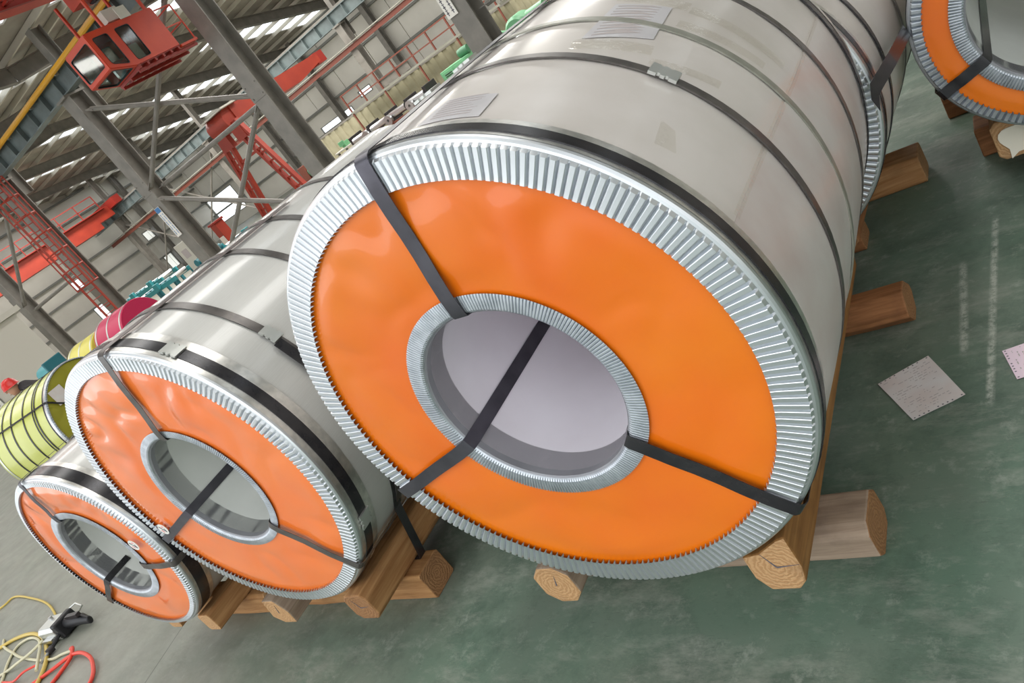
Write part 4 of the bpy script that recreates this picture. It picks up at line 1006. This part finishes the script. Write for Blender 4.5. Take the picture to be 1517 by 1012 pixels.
# ------------------------------------------------------------------ timber pallets
def timber(name, p0, p1, sec, parent, m=('wood', 'wood_end'), seed=0, label=None, split=True):
    """sec: list of (across, up) in metres; bends a little along its length"""
    p0 = Vector(p0); p1 = Vector(p1); d = (p1 - p0); L = d.length; d.normalize(); u = Vector((0, 0, 1)); a = d.cross(u).normalized()
    n = len(sec); K = 8; v = []; f = []; uv = []; mi = []
    per = [0.0]
    for k in range(n): per.append(per[-1] + (Vector(sec[(k + 1) % n]) - Vector(sec[k])).length)
    for k in range(K + 1):
        q = k / K
        for j, (x, z) in enumerate(sec):
            w = 0.004 * noise.noise(Vector((q * 6 + seed * 5, j * 1.3, seed)))
            zz = z if z < 0.004 else z + w
            v.append(p0 + d * (L * q) + a * (x + w) + u * zz)
    for k in range(K):
        for j in range(n):
            j2 = (j + 1) % n; f.append((k * n + j, k * n + n + j, k * n + n + j2, k * n + j2)); mi.append(0)
            q0, q1 = L * k / K, L * (k + 1) / K
            uv += [(q0, per[j]), (q1, per[j]), (q1, per[j + 1]), (q0, per[j + 1])]
    cxm = sum(s[0] for s in sec) / n; czm = sum(s[1] for s in sec) / n
    for e, rev in ((0, True), (K * n, False)):
        idx = list(range(e, e + n)); idx = idx if rev else idx[::-1]
        f.append(tuple(idx)); mi.append(1); uv += [(sec[i - e][0] - cxm, sec[i - e][1] - czm) for i in idx]
    o = obj(name, v, f, [M[m[0]], M[m[1]]], parent, False, 0.6, mi, uv); bevel(o, 0.006, 2)
    if label: o['label'] = label
    if split:   # drying split on the front end: thin dark wedges
        b = MB(); nn = -d
        for an in ((2.0, 0.75), (0.1, 0.8)) if seed % 2 else ((1.2, 0.7),):
            r = min(max(abs(s[0] - cxm) for s in sec), max(abs(s[1] - czm) for s in sec)) * an[1]
            c0 = p0 + a * cxm + u * czm + nn * 0.0012; e1 = c0 + (a * math.cos(an[0]) + u * math.sin(an[0])) * r; sd = (a * -math.sin(an[0]) + u * math.cos(an[0])) * 0.0022
            b.add([c0 - sd, c0 + sd, e1, c0 - sd - nn * 0.001, c0 + sd - nn * 0.001, e1 - nn * 0.001], [(0, 1, 2), (5, 4, 3), (0, 3, 4, 1), (1, 4, 5, 2), (2, 5, 3, 0)])
        b.build('drying_split', M['ink'], o)
    return o
def U(x, y, z): return (x * S, y * S, (z + GZ) * S)
def log_sec(w, h, round_=0.3):
    w, h = w * S, h * S; c = round_ * min(w, h)
    return [(-w / 2 + c, 0), (w / 2 - c, 0), (w / 2, c), (w / 2, h - c), (w / 2 - c, h), (-w / 2 + c, h), (-w / 2, h - c), (-w / 2, c)]

# main coil's pallet (runs on under the coil behind it)
pl = thing('timber_pallet', 'rough log pallet with weathered and round logs under the biggest coil', 'pallet', U(0, 0, -GZ))
def loc(x, y, z): return (x * S, y * S, z * S)
hL = 0.2
# right runner: squarish log, top inner edge cut away to bed the coil
def runner_sec(side, w=0.22, h=0.235):
    w, h = w * S, h * S
    s = [(-w * .32, 0.0), (w * .22, 0.0), (w * .42, h * .18), (w * .5, h * .5), (w * .5, h * 1.18), (w * .30, h * 1.12), (-w * .15, h * .86), (-w * .5, h * .8), (-w * .5, h * .3)]
    return [(side * x, z) for x, z in s] if side > 0 else [(side * x, z) for x, z in s][::-1]
timber('runner', loc(0.478, 0.035, hL + 0.01), loc(0.488, 2.2, hL + 0.01), runner_sec(1, 0.205), pl, ('wood_ochre', 'wood_end'), 1, label='yellow brown log with split round end on the right')
timber('runner', loc(-0.585, 0.03, hL), loc(-0.585, 2.2, hL), log_sec(0.21, 0.235, 0.28), pl, ('wood_grey', 'wood_end'), 2, 'weathered log end under the left half of the rim')
timber('cross_timber', loc(0.735, 0.43, 0), loc(-0.8, 0.43, 0), log_sec(0.25, 0.2, 0.22), pl, ('wood_grey', 'wood_end_dark'), 3, 'squared beam with greyed top', split=False)
timber('cross_timber', loc(0.81, 1.94, 0), loc(-0.8, 1.94, 0), log_sec(0.26, 0.2, 0.4), pl, ('wood_dark', 'wood_end_dark'), 4, 'round dark brown log', split=False)
p4 = thing('timber_pallet', 'timber pallet with pale squared beam end under the coil behind', 'pallet', U(0, 0, -GZ))
timber('cross_timber', loc(0.85, 3.56, 0), loc(-0.5, 3.56, 0), log_sec(0.26, 0.2, 0.1), p4, ('wood', 'wood_end'), 5, split=False)
timber('cross_timber', loc(0.5, 2.9, 0), loc(-0.5, 2.9, 0), log_sec(0.24, 0.2, 0.1), p4, ('wood_dark', 'wood_end_dark'), 21, split=False)
for xx in (-0.22, 0.46): timber('runner', loc(xx, 2.5, hL), loc(xx + 0.08, 4.0, hL), log_sec(0.2, 0.2, 0.15), p4, ('wood_dark', 'wood_end_dark'), 22, split=False)
# C2's pallet
p2 = thing('timber_pallet', 'timber pallet under the stainless coil left of the biggest one', 'pallet', U(-2.417, 0, -GZ))
timber('runner', loc(0.375, -0.03, hL), loc(0.375, 2.8, hL), log_sec(0.22, 0.2, 0.2), p2, ('wood', 'wood_end_dark'), 7, 'knotty brown beam on the right, end sticking out')
timber('runner', loc(-0.52, -0.04, hL), loc(-0.52, 2.8, hL), [(-0.1 * S, 0.06 * S), (-0.02 * S, 0.0), (0.12 * S, 0), (0.13 * S, 0.1 * S), (0.07 * S, 0.215 * S), (-0.06 * S, 0.215 * S)], p2, ('wood_grey', 'wood_end'), 8, 'half round light beam end on the left')
timber('cross_timber', loc(0.585, 0.36, 0), loc(-1.0, 0.36, 0), log_sec(0.22, 0.2, 0.06), p2, ('wood', 'wood_end_dark'), 9, 'square cut beam with dark end', split=False)
timber('cross_timber', loc(0.6, 1.7, 0), loc(-0.95, 1.7, 0), log_sec(0.22, 0.2, 0.1), p2, ('wood', 'wood_end'), 10, split=False)
# C3's pallet
p3 = thing('timber_pallet', 'light timber pallet under the smallest orange coil', 'pallet', U(-4.165, -0.105, -GZ))
timber('runner', loc(0.33, 0.02, hL), loc(0.33, 1.5, hL), log_sec(0.17, 0.16, 0.12), p3, ('wood', 'wood_end'), 11, split=False)
timber('runner', loc(-0.33, 0.05, hL), loc(-0.33, 1.5, hL), log_sec(0.17, 0.16, 0.12), p3, ('wood', 'wood_end'), 12, split=False)
timber('cross_timber', loc(0.62, 0.40, 0), loc(-0.62, 0.40, 0), log_sec(0.2, 0.2, 0.08), p3, ('wood', 'wood_end'), 13, split=False)
timber('cross_timber', loc(0.62, 1.2, 0), loc(-0.62, 1.2, 0), log_sec(0.2, 0.2, 0.08), p3, ('wood', 'wood_end'), 14, split=False)
# right coil's pallet
p5 = thing('timber_pallet', 'timber pallet with white splashed end under the right coil', 'pallet', U(1.83, 2.741, -GZ))
rr5 = timber('runner', loc(-0.42, 0.20, hL), loc(-0.42, 1.9, hL), log_sec(0.2, 0.24, 0.15), p5, ('wood', 'wood_end'), 15, split=False)
timber('runner', loc(0.36, 0.05, hL), loc(0.36, 1.9, hL), log_sec(0.2, 0.2, 0.15), p5, ('wood', 'wood_end'), 16, split=False)
timber('cross_timber', loc(-0.65, 0.88, 0), loc(0.65, 0.88, 0), log_sec(0.26, 0.2, 0.08), p5, ('wood_dark', 'wood_end_dark'), 17, split=False)
timber('cross_timber', loc(-0.85, 1.7, 0), loc(0.65, 1.7, 0), log_sec(0.26, 0.2, 0.08), p5, ('wood_dark', 'wood_end_dark'), 18, split=False)
# white paint splash on the runner end
n = 22; v = [(0, -0.003, 0)]; 
for k in range(n):
    a = 2 * PI * k / n; r = 0.052 * (1 + 0.12 * math.sin(3 * a)) + (0.03 if (math.sin(a) < -0.3 and k % 3 == 0) else 0)
    v.append((r * math.cos(a), -0.003, r * math.sin(a)))
v += [(x, 0.0, z) for x, y, z in v]
f = [(0, 1 + k, 1 + (k + 1) % n) for k in range(n)] + [(n + 1, n + 2 + (k + 1) % n, n + 2 + k) for k in range(n)] + [(1 + k, n + 2 + k, n + 2 + (k + 1) % n, 1 + (k + 1) % n) for k in range(n)]
sp = obj('paint_splash', v, f, M['splash'], p5); sp.location = (-0.41 * S, 0.20 * S - 0.002, (hL + 0.12) * S)
# yellow coil's pallet
p6 = thing('timber_pallet', 'timber pallet under the yellow green coil', 'pallet', (-11.166 * S, 3.457 * S, 0), PI / 2 + 0.299)
for s in (-0.4, 0.4): timber('runner', loc(s, 0.03, hL), loc(s, 1.5, hL), log_sec(0.2, 0.2, 0.15), p6, seed=19, split=False)
for yy in (0.25, 1.2): timber('cross_timber', loc(-0.7, yy, 0), loc(0.7, yy, 0), log_sec(0.2, 0.2, 0.1), p6, seed=20, split=False)

# pallet strap that ties the stainless coil down
v = []; f = []; pts = []
cx, cz, R2 = 0.0, 0.969, 0.969 + 0.01
for a in (30, 20, 10, 0, -8, -16, -24): pts.append((R2 * math.cos(math.radians(a)), cz + GZ - 0.031 - 0.969 + R2 * math.sin(math.radians(a))))
pts += [(0.66, 0.62), (0.50, 0.20), (0.42, 0.205)]
for k, (x, z) in enumerate(pts):
    for dy, dx in ((-0.03, 0), (0.03, 0), (0.03, 0.003), (-0.03, 0.003)): v.append((x * S + dx, (0.42 + dy) * S, z * S))
for k in range(len(pts) - 1):
    for j in range(4): f.append((k * 4 + j, k * 4 + (j + 1) % 4, k * 4 + 4 + (j + 1) % 4, k * 4 + 4 + j))
f += [(3, 2, 1, 0), tuple(len(v) - 4 + j for j in range(4))]
o = obj('tie_down_strap', v, f, M['hoop']); o.location = (-2.417 * S, 0, 0)
tag(o, 'black tie-down strap from the stainless coil to its pallet', 'strap')

# ------------------------------------------------------------------ papers, hoses, tool, worker
def sheet(name, label, pts, m, pink=False):
    """pts: four floor corners in order (metres)"""
    c = sum((Vector(p) for p in pts), Vector((0, 0))) / 4
    t = thing(name, label, 'paper', (c.x, c.y, 0))
    q = [Vector(p) - c for p in pts]; N = 8; v = []; f = []
    def at(u, w): return (q[0] * (1 - u) + q[1] * u) * (1 - w) + (q[3] * (1 - u) + q[2] * u) * w
    def hz(u, w): return 0.002 + 0.004 * (u - 0.5) ** 2 + 0.002 * abs(math.sin(u * 3 + w * 4))
    for s in (0, 1):
        for a in range(N + 1):
            for b in range(N + 1):
                p = at(a / N, b / N); v.append((p.x, p.y, hz(a / N, b / N) + s * 0.0004))
    n = (N + 1) ** 2; g = lambda s, a, b: s * n + a * (N + 1) + b
    for a in range(N):
        for b in range(N):
            f.append((g(0, a, b), g(0, a, b + 1), g(0, a + 1, b + 1), g(0, a + 1, b))); f.append((g(1, a, b), g(1, a + 1, b), g(1, a + 1, b + 1), g(1, a, b + 1)))
    obj('sheet', v, f, m, t, True)
    def strip(b, u0, u1, w0, w1):
        b.add([(at(u, w).x, at(u, w).y, hz(u, w) + 0.0010) for u, w in ((u0, w0), (u1, w0), (u1, w1), (u0, w1))], [(0, 1, 2, 3)])
    b = MB()
    for e in (0.025, 0.975):
        for k in range(11):
            if (k * 7) % 5 == 3: continue
            strip(b, 0.05 + k * 0.09 - 0.014, 0.05 + k * 0.09 + 0.014, e - 0.009, e + 0.009)
    b.build('sprocket_hole', M['ink'], t)['kind'] = 'stuff'
    b = MB()
    for k in range(18):
        w0 = 0.08 + k * 0.048; u = 0.06
        while u < 0.9:
            l = random.choice((0.02, 0.05, 0.09)); 
            if random.random() < 0.45: strip(b, u, u + l, w0, w0 + 0.012)
            u += l + 0.03
    b.build('printed_text', M['ink_faint'], t)['kind'] = 'stuff'
    if pink:
        b = MB(); c0 = at(0.42, 0.30); n = 24
        vv = []
        for k in range(n):
            a = 2 * PI * k / n
            for r in (0.016, 0.020): vv.append((c0.x + r * math.cos(a), c0.y + r * math.sin(a), 0.0048))
        b.add(vv, [(2 * k, 2 * k + 1, (2 * k + 3) % (2 * n), (2 * k + 2) % (2 * n)) for k in range(n)])
        b.box(c0.x - 0.008, c0.x + 0.008, c0.y - 0.003, c0.y + 0.003, 0.0044, 0.0048); b.build('red_stamp', M['stamp_red'], t)
sheet('printed_form', 'white printed form with punched edges lying on the green floor', [(0.411, 0.906), (0.559, 0.995), (0.661, 0.776), (0.523, 0.704)], M['paper'])
sheet('printed_form', 'pinkish stamped form lying at the right edge of the floor', [(0.760, 0.940), (0.790, 0.800), (1.030, 0.850), (1.000, 0.990)], M['paper_pink'], True)

def hose(label, pts, r, m, group=None):
    b = MB(); P = [Vector(p) for p in pts]; out = []
    for k in range(len(P) - 1):
        p0, p1, p2, p3 = P[max(k - 1, 0)], P[k], P[k + 1], P[min(k + 2, len(P) - 1)]
        for j in range(8):
            q = j / 8
            out.append(0.5 * ((2 * p1) + (p2 - p0) * q + (2 * p0 - 5 * p1 + 4 * p2 - p3) * q * q + (3 * p1 - p0 - 3 * p2 + p3) * q ** 3))
    out.append(P[-1]); b.tube(out, r, 8)
    return tag(b.build('air_hose', M[m], None, True, 1.0), label, 'hose', group)
hose('thin olive hose looping back from the strapping tool', [(-7.5, 0.05, .012), (-7.09, 0.31, .012), (-7.0, 0.42, .012), (-6.35, 0.37, .012), (-5.86, 0.30, .012), (-5.43, 0.19, .014), (-5.20, 0.11, .04)], 0.009, 'hose_yellow')
hose('thick yellow hose curling at the lower left corner', [(-6.5, -0.32, .014), (-5.98, -0.09, .014), (-5.84, -0.02, .014), (-5.64, 0.02, .016), (-5.41, 0.02, .02), (-5.12, -0.03, .02), (-4.82, -0.14, .016), (-4.66, -0.23, .014), (-4.54, -0.33, .014), (-4.45, -0.45, .014)], 0.014, 'hose_yellow')
hose('cream hose arching inside the thick yellow one', [(-5.05, -0.5, .011), (-5.23, -0.35, .011), (-5.49, -0.20, .011), (-5.61, -0.08, .011), (-5.52, -0.01, .012), (-5.29, -0.02, .014), (-5.0, -0.10, .04), (-4.83, -0.17, .05), (-4.7, -0.26, .03)], 0.010, 'hose_clear')
hose('cream hose bending under the thick yellow one to the right', [(-6.1, -0.02, .010), (-5.93, -0.08, .010), (-5.57, -0.13, .010), (-5.32, -0.16, .010), (-4.94, -0.175, .010), (-4.68, -0.165, .010), (-4.58, -0.13, .011), (-4.45, -0.10, .012)], 0.010, 'hose_clear')
hose('straight cream hose leaving the corner towards the tool', [(-5.75, -0.42, .009), (-5.39, -0.30, .009), (-5.19, -0.21, .03), (-5.08, -0.13, .04), (-5.03, -0.05, .05)], 0.010, 'hose_clear')
hose('dark red hose in a short upright bend', [(-4.44, -0.10, .03), (-4.40, -0.10, .035), (-4.34, -0.16, .02), (-4.32, -0.25, .013), (-4.30, -0.33, .013), (-4.29, -0.42, .013)], 0.012, 'hose_red')
hose('bright red hose in a wide loop at the bottom edge', [(-4.75, -0.45, .013), (-4.57, -0.30, .013), (-4.48, -0.23, .016), (-4.37, -0.14, .02), (-4.21, -0.125, .03), (-4.00, -0.155, .03), (-3.84, -0.22, .02), (-3.76, -0.28, .014), (-3.74, -0.34, .013), (-3.78, -0.46, .013)], 0.012, 'hose_red')
hose('thin red hose lying nearly straight by the corner', [(-5.5, -0.40, .009), (-5.24, -0.35, .009), (-5.02, -0.335, .010), (-4.87, -0.28, .04), (-4.78, -0.22, .03)], 0.008, 'hose_red')
# pneumatic strapping tool: steel head, black grip, lever
t = thing('strapping_tool', 'pneumatic strapping tool with steel head and black grip on the floor', 'tool', (-4.86, 0.06, 0), 0.12)
b = MB(); b.prism([(-0.075, 0.0), (0.075, 0.0), (0.085, 0.03), (0.085, 0.09), (0.06, 0.115), (-0.06, 0.115), (-0.085, 0.09), (-0.085, 0.03)], (-0.20, 0.0, 0.002), (0.02, 0.0, 0.002)); bevel(b.build('steel_head', M['seal'], t), 0.006)
b = MB(); b.prism([(-0.08, 0.01), (0.08, 0.01), (0.08, 0.13), (-0.08, 0.13)], (0.02, 0.0, 0), (0.085, 0.0, 0)); bevel(b.build('collar', M['black'], t), 0.012)
b = MB(); b.tube([(0.08, 0.0, 0.075), (0.14, 0.005, 0.07), (0.24, 0.015, 0.062), (0.31, 0.02, 0.055), (0.335, 0.022, 0.052)], 0.040, 12)
b.v = [(x, y * (1 - 0.5 * smoothstep(0.22, 0.34, x)), z * (1 - 0.25 * smoothstep(0.22, 0.34, x))) for x, y, z in b.v]; bevel(b.build('grip', M['black'], t, True), 0.008)
b = MB(); b.box(0.13, 0.29, -0.012, 0.02, 0.10, 0.125); b.build('trigger', M['black_metal'], t)
b = MB(); b.tube([(0.05, -0.06, 0.06), (0.06, -0.12, 0.045), (0.05, -0.17, 0.03)], 0.014, 8); b.build('lever', M['black'], t, True)
b = MB(); b.lathe([(0, -0.02), (0.024, -0.02), (0.024, 0.02), (0, 0.02)], 12, 'y', c=(0.05, -0.18, 0.028)); b.build('air_coupling', M['black_metal'], t, True)
b = MB(); b.tube([(0.05, -0.20, 0.028), (0.05, -0.24, 0.022), (0.045, -0.27, 0.018)], 0.009, 8); b.build('nozzle', M['roller'], t, True)
b = MB(); b.box(-0.16, -0.02, -0.115, -0.086, 0.02, 0.05); b.build('foot_plate', M['roller'], t)
b = MB(); b.pipe((-0.12, 0.02, 0.115), (-0.12, 0.02, 0.14), 0.014, 10); b.build('bolt', M['roller'], t)
b = MB(); b.tube([(-0.28, 0.12, 0.02), (-0.24, 0.16, 0.05), (-0.12, 0.19, 0.07), (-0.02, 0.17, 0.05), (-0.06, 0.12, 0.02), (-0.16, 0.085, 0.05)], 0.006, 6); b.build('hook_wire', M['seal'], t, True)


# worker behind the yellow coil, red helmet, bending forward
def skin_body(name, joints, edges, m, parent, sub=2):
    me = bpy.data.meshes.new(name); me.from_pydata([j[0] for j in joints], edges, []); me.materials.append(m)
    o = bpy.data.objects.new(name, me); C.objects.link(o); o.parent = parent
    md = o.modifiers.new('skin', 'SKIN')
    if not me.skin_vertices: bpy.context.view_layer.update()
    for sv, j in zip(me.skin_vertices[0].data, joints): sv.radius = (j[1], j[2] if len(j) > 2 else j[1])
    me.skin_vertices[0].data[0].use_root = True
    s = o.modifiers.new('sub', 'SUBSURF'); s.levels = sub; s.render_levels = sub
    return o
w = thing('person', 'person in a dark jacket and red helmet bending behind the yellow coil', 'person', (-10.49, 3.35, 0), -0.6)
jt = [((0, 0, 0.88), 0.15, 0.12), ((0, -0.10, 1.05), 0.15, 0.11), ((0, -0.22, 1.2), 0.18, 0.12), ((0, -0.30, 1.28), 0.10, 0.09), ((0, -0.36, 1.33), 0.055),
      ((0.19, -0.25, 1.22), 0.07), ((0.27, -0.36, 1.0), 0.05), ((0.24, -0.55, 0.88), 0.04), ((-0.19, -0.25, 1.22), 0.07), ((-0.27, -0.36, 1.0), 0.05), ((-0.24, -0.55, 0.88), 0.04),
      ((0.10, 0.0, 0.80), 0.10), ((0.12, -0.04, 0.46), 0.07), ((0.12, 0.03, 0.10), 0.05), ((0.12, -0.13, 0.05), 0.045),
      ((-0.10, 0.0, 0.80), 0.10), ((-0.12, -0.04, 0.46), 0.07), ((-0.12, 0.03, 0.10), 0.05), ((-0.12, -0.13, 0.05), 0.045)]
ed = [(0, 1), (1, 2), (2, 3), (3, 4), (2, 5), (5, 6), (6, 7), (2, 8), (8, 9), (9, 10), (0, 11), (11, 12), (12, 13), (13, 14), (0, 15), (15, 16), (16, 17), (17, 18)]
skin_body('clothed_body', jt, ed, M['cloth'], w)
b = MB(); b.lathe([(0.001, -0.12), (0.05, -0.11), (0.075, -0.05), (0.082, 0.02), (0.07, 0.08), (0.001, 0.115)], 18, 'z', False, (0, -0.42, 1.36)); b.build('head', M['skin'], w, True, 2)
b = MB(); b.box(-0.012, 0.012, -0.525, -0.49, 1.33, 1.37); b.box(-0.025, 0.025, -0.503, -0.49, 1.285, 1.293); b.build('face_features', M['skin'], w)
b = MB(); b.lathe([(0.001, 0.115), (0.06, 0.10), (0.1, 0.045), (0.11, -0.01), (0.125, -0.02), (0.105, -0.022)], 20, 'z', False, (0, -0.42, 1.39)); b.build('helmet', M['helmet'], w, True, 2)
for s in (-1, 1):
    hv = [((s * 0.24, -0.56, 0.87), 0.035, 0.022), ((s * 0.24, -0.63, 0.83), 0.036, 0.018)]; he = [(0, 1)]
    for k, (dx, ln) in enumerate(((-0.03, 0.06), (-0.01, 0.075), (0.01, 0.07), (0.028, 0.055))):
        i = len(hv); hv += [((s * 0.24 + dx, -0.66, 0.815), 0.009), ((s * 0.24 + dx * 1.2, -0.66 - ln * 0.5, 0.79), 0.008), ((s * 0.24 + dx * 1.2, -0.66 - ln * 0.6, 0.76), 0.007)]; he += [(1, i), (i, i + 1), (i + 1, i + 2)]
    i = len(hv); hv += [((s * 0.24 - s * 0.05, -0.61, 0.84), 0.01), ((s * 0.24 - s * 0.065, -0.645, 0.815), 0.008)]; he += [(0, i), (i, i + 1)]
    skin_body('hand', hv, he, M['skin'], w, 1)
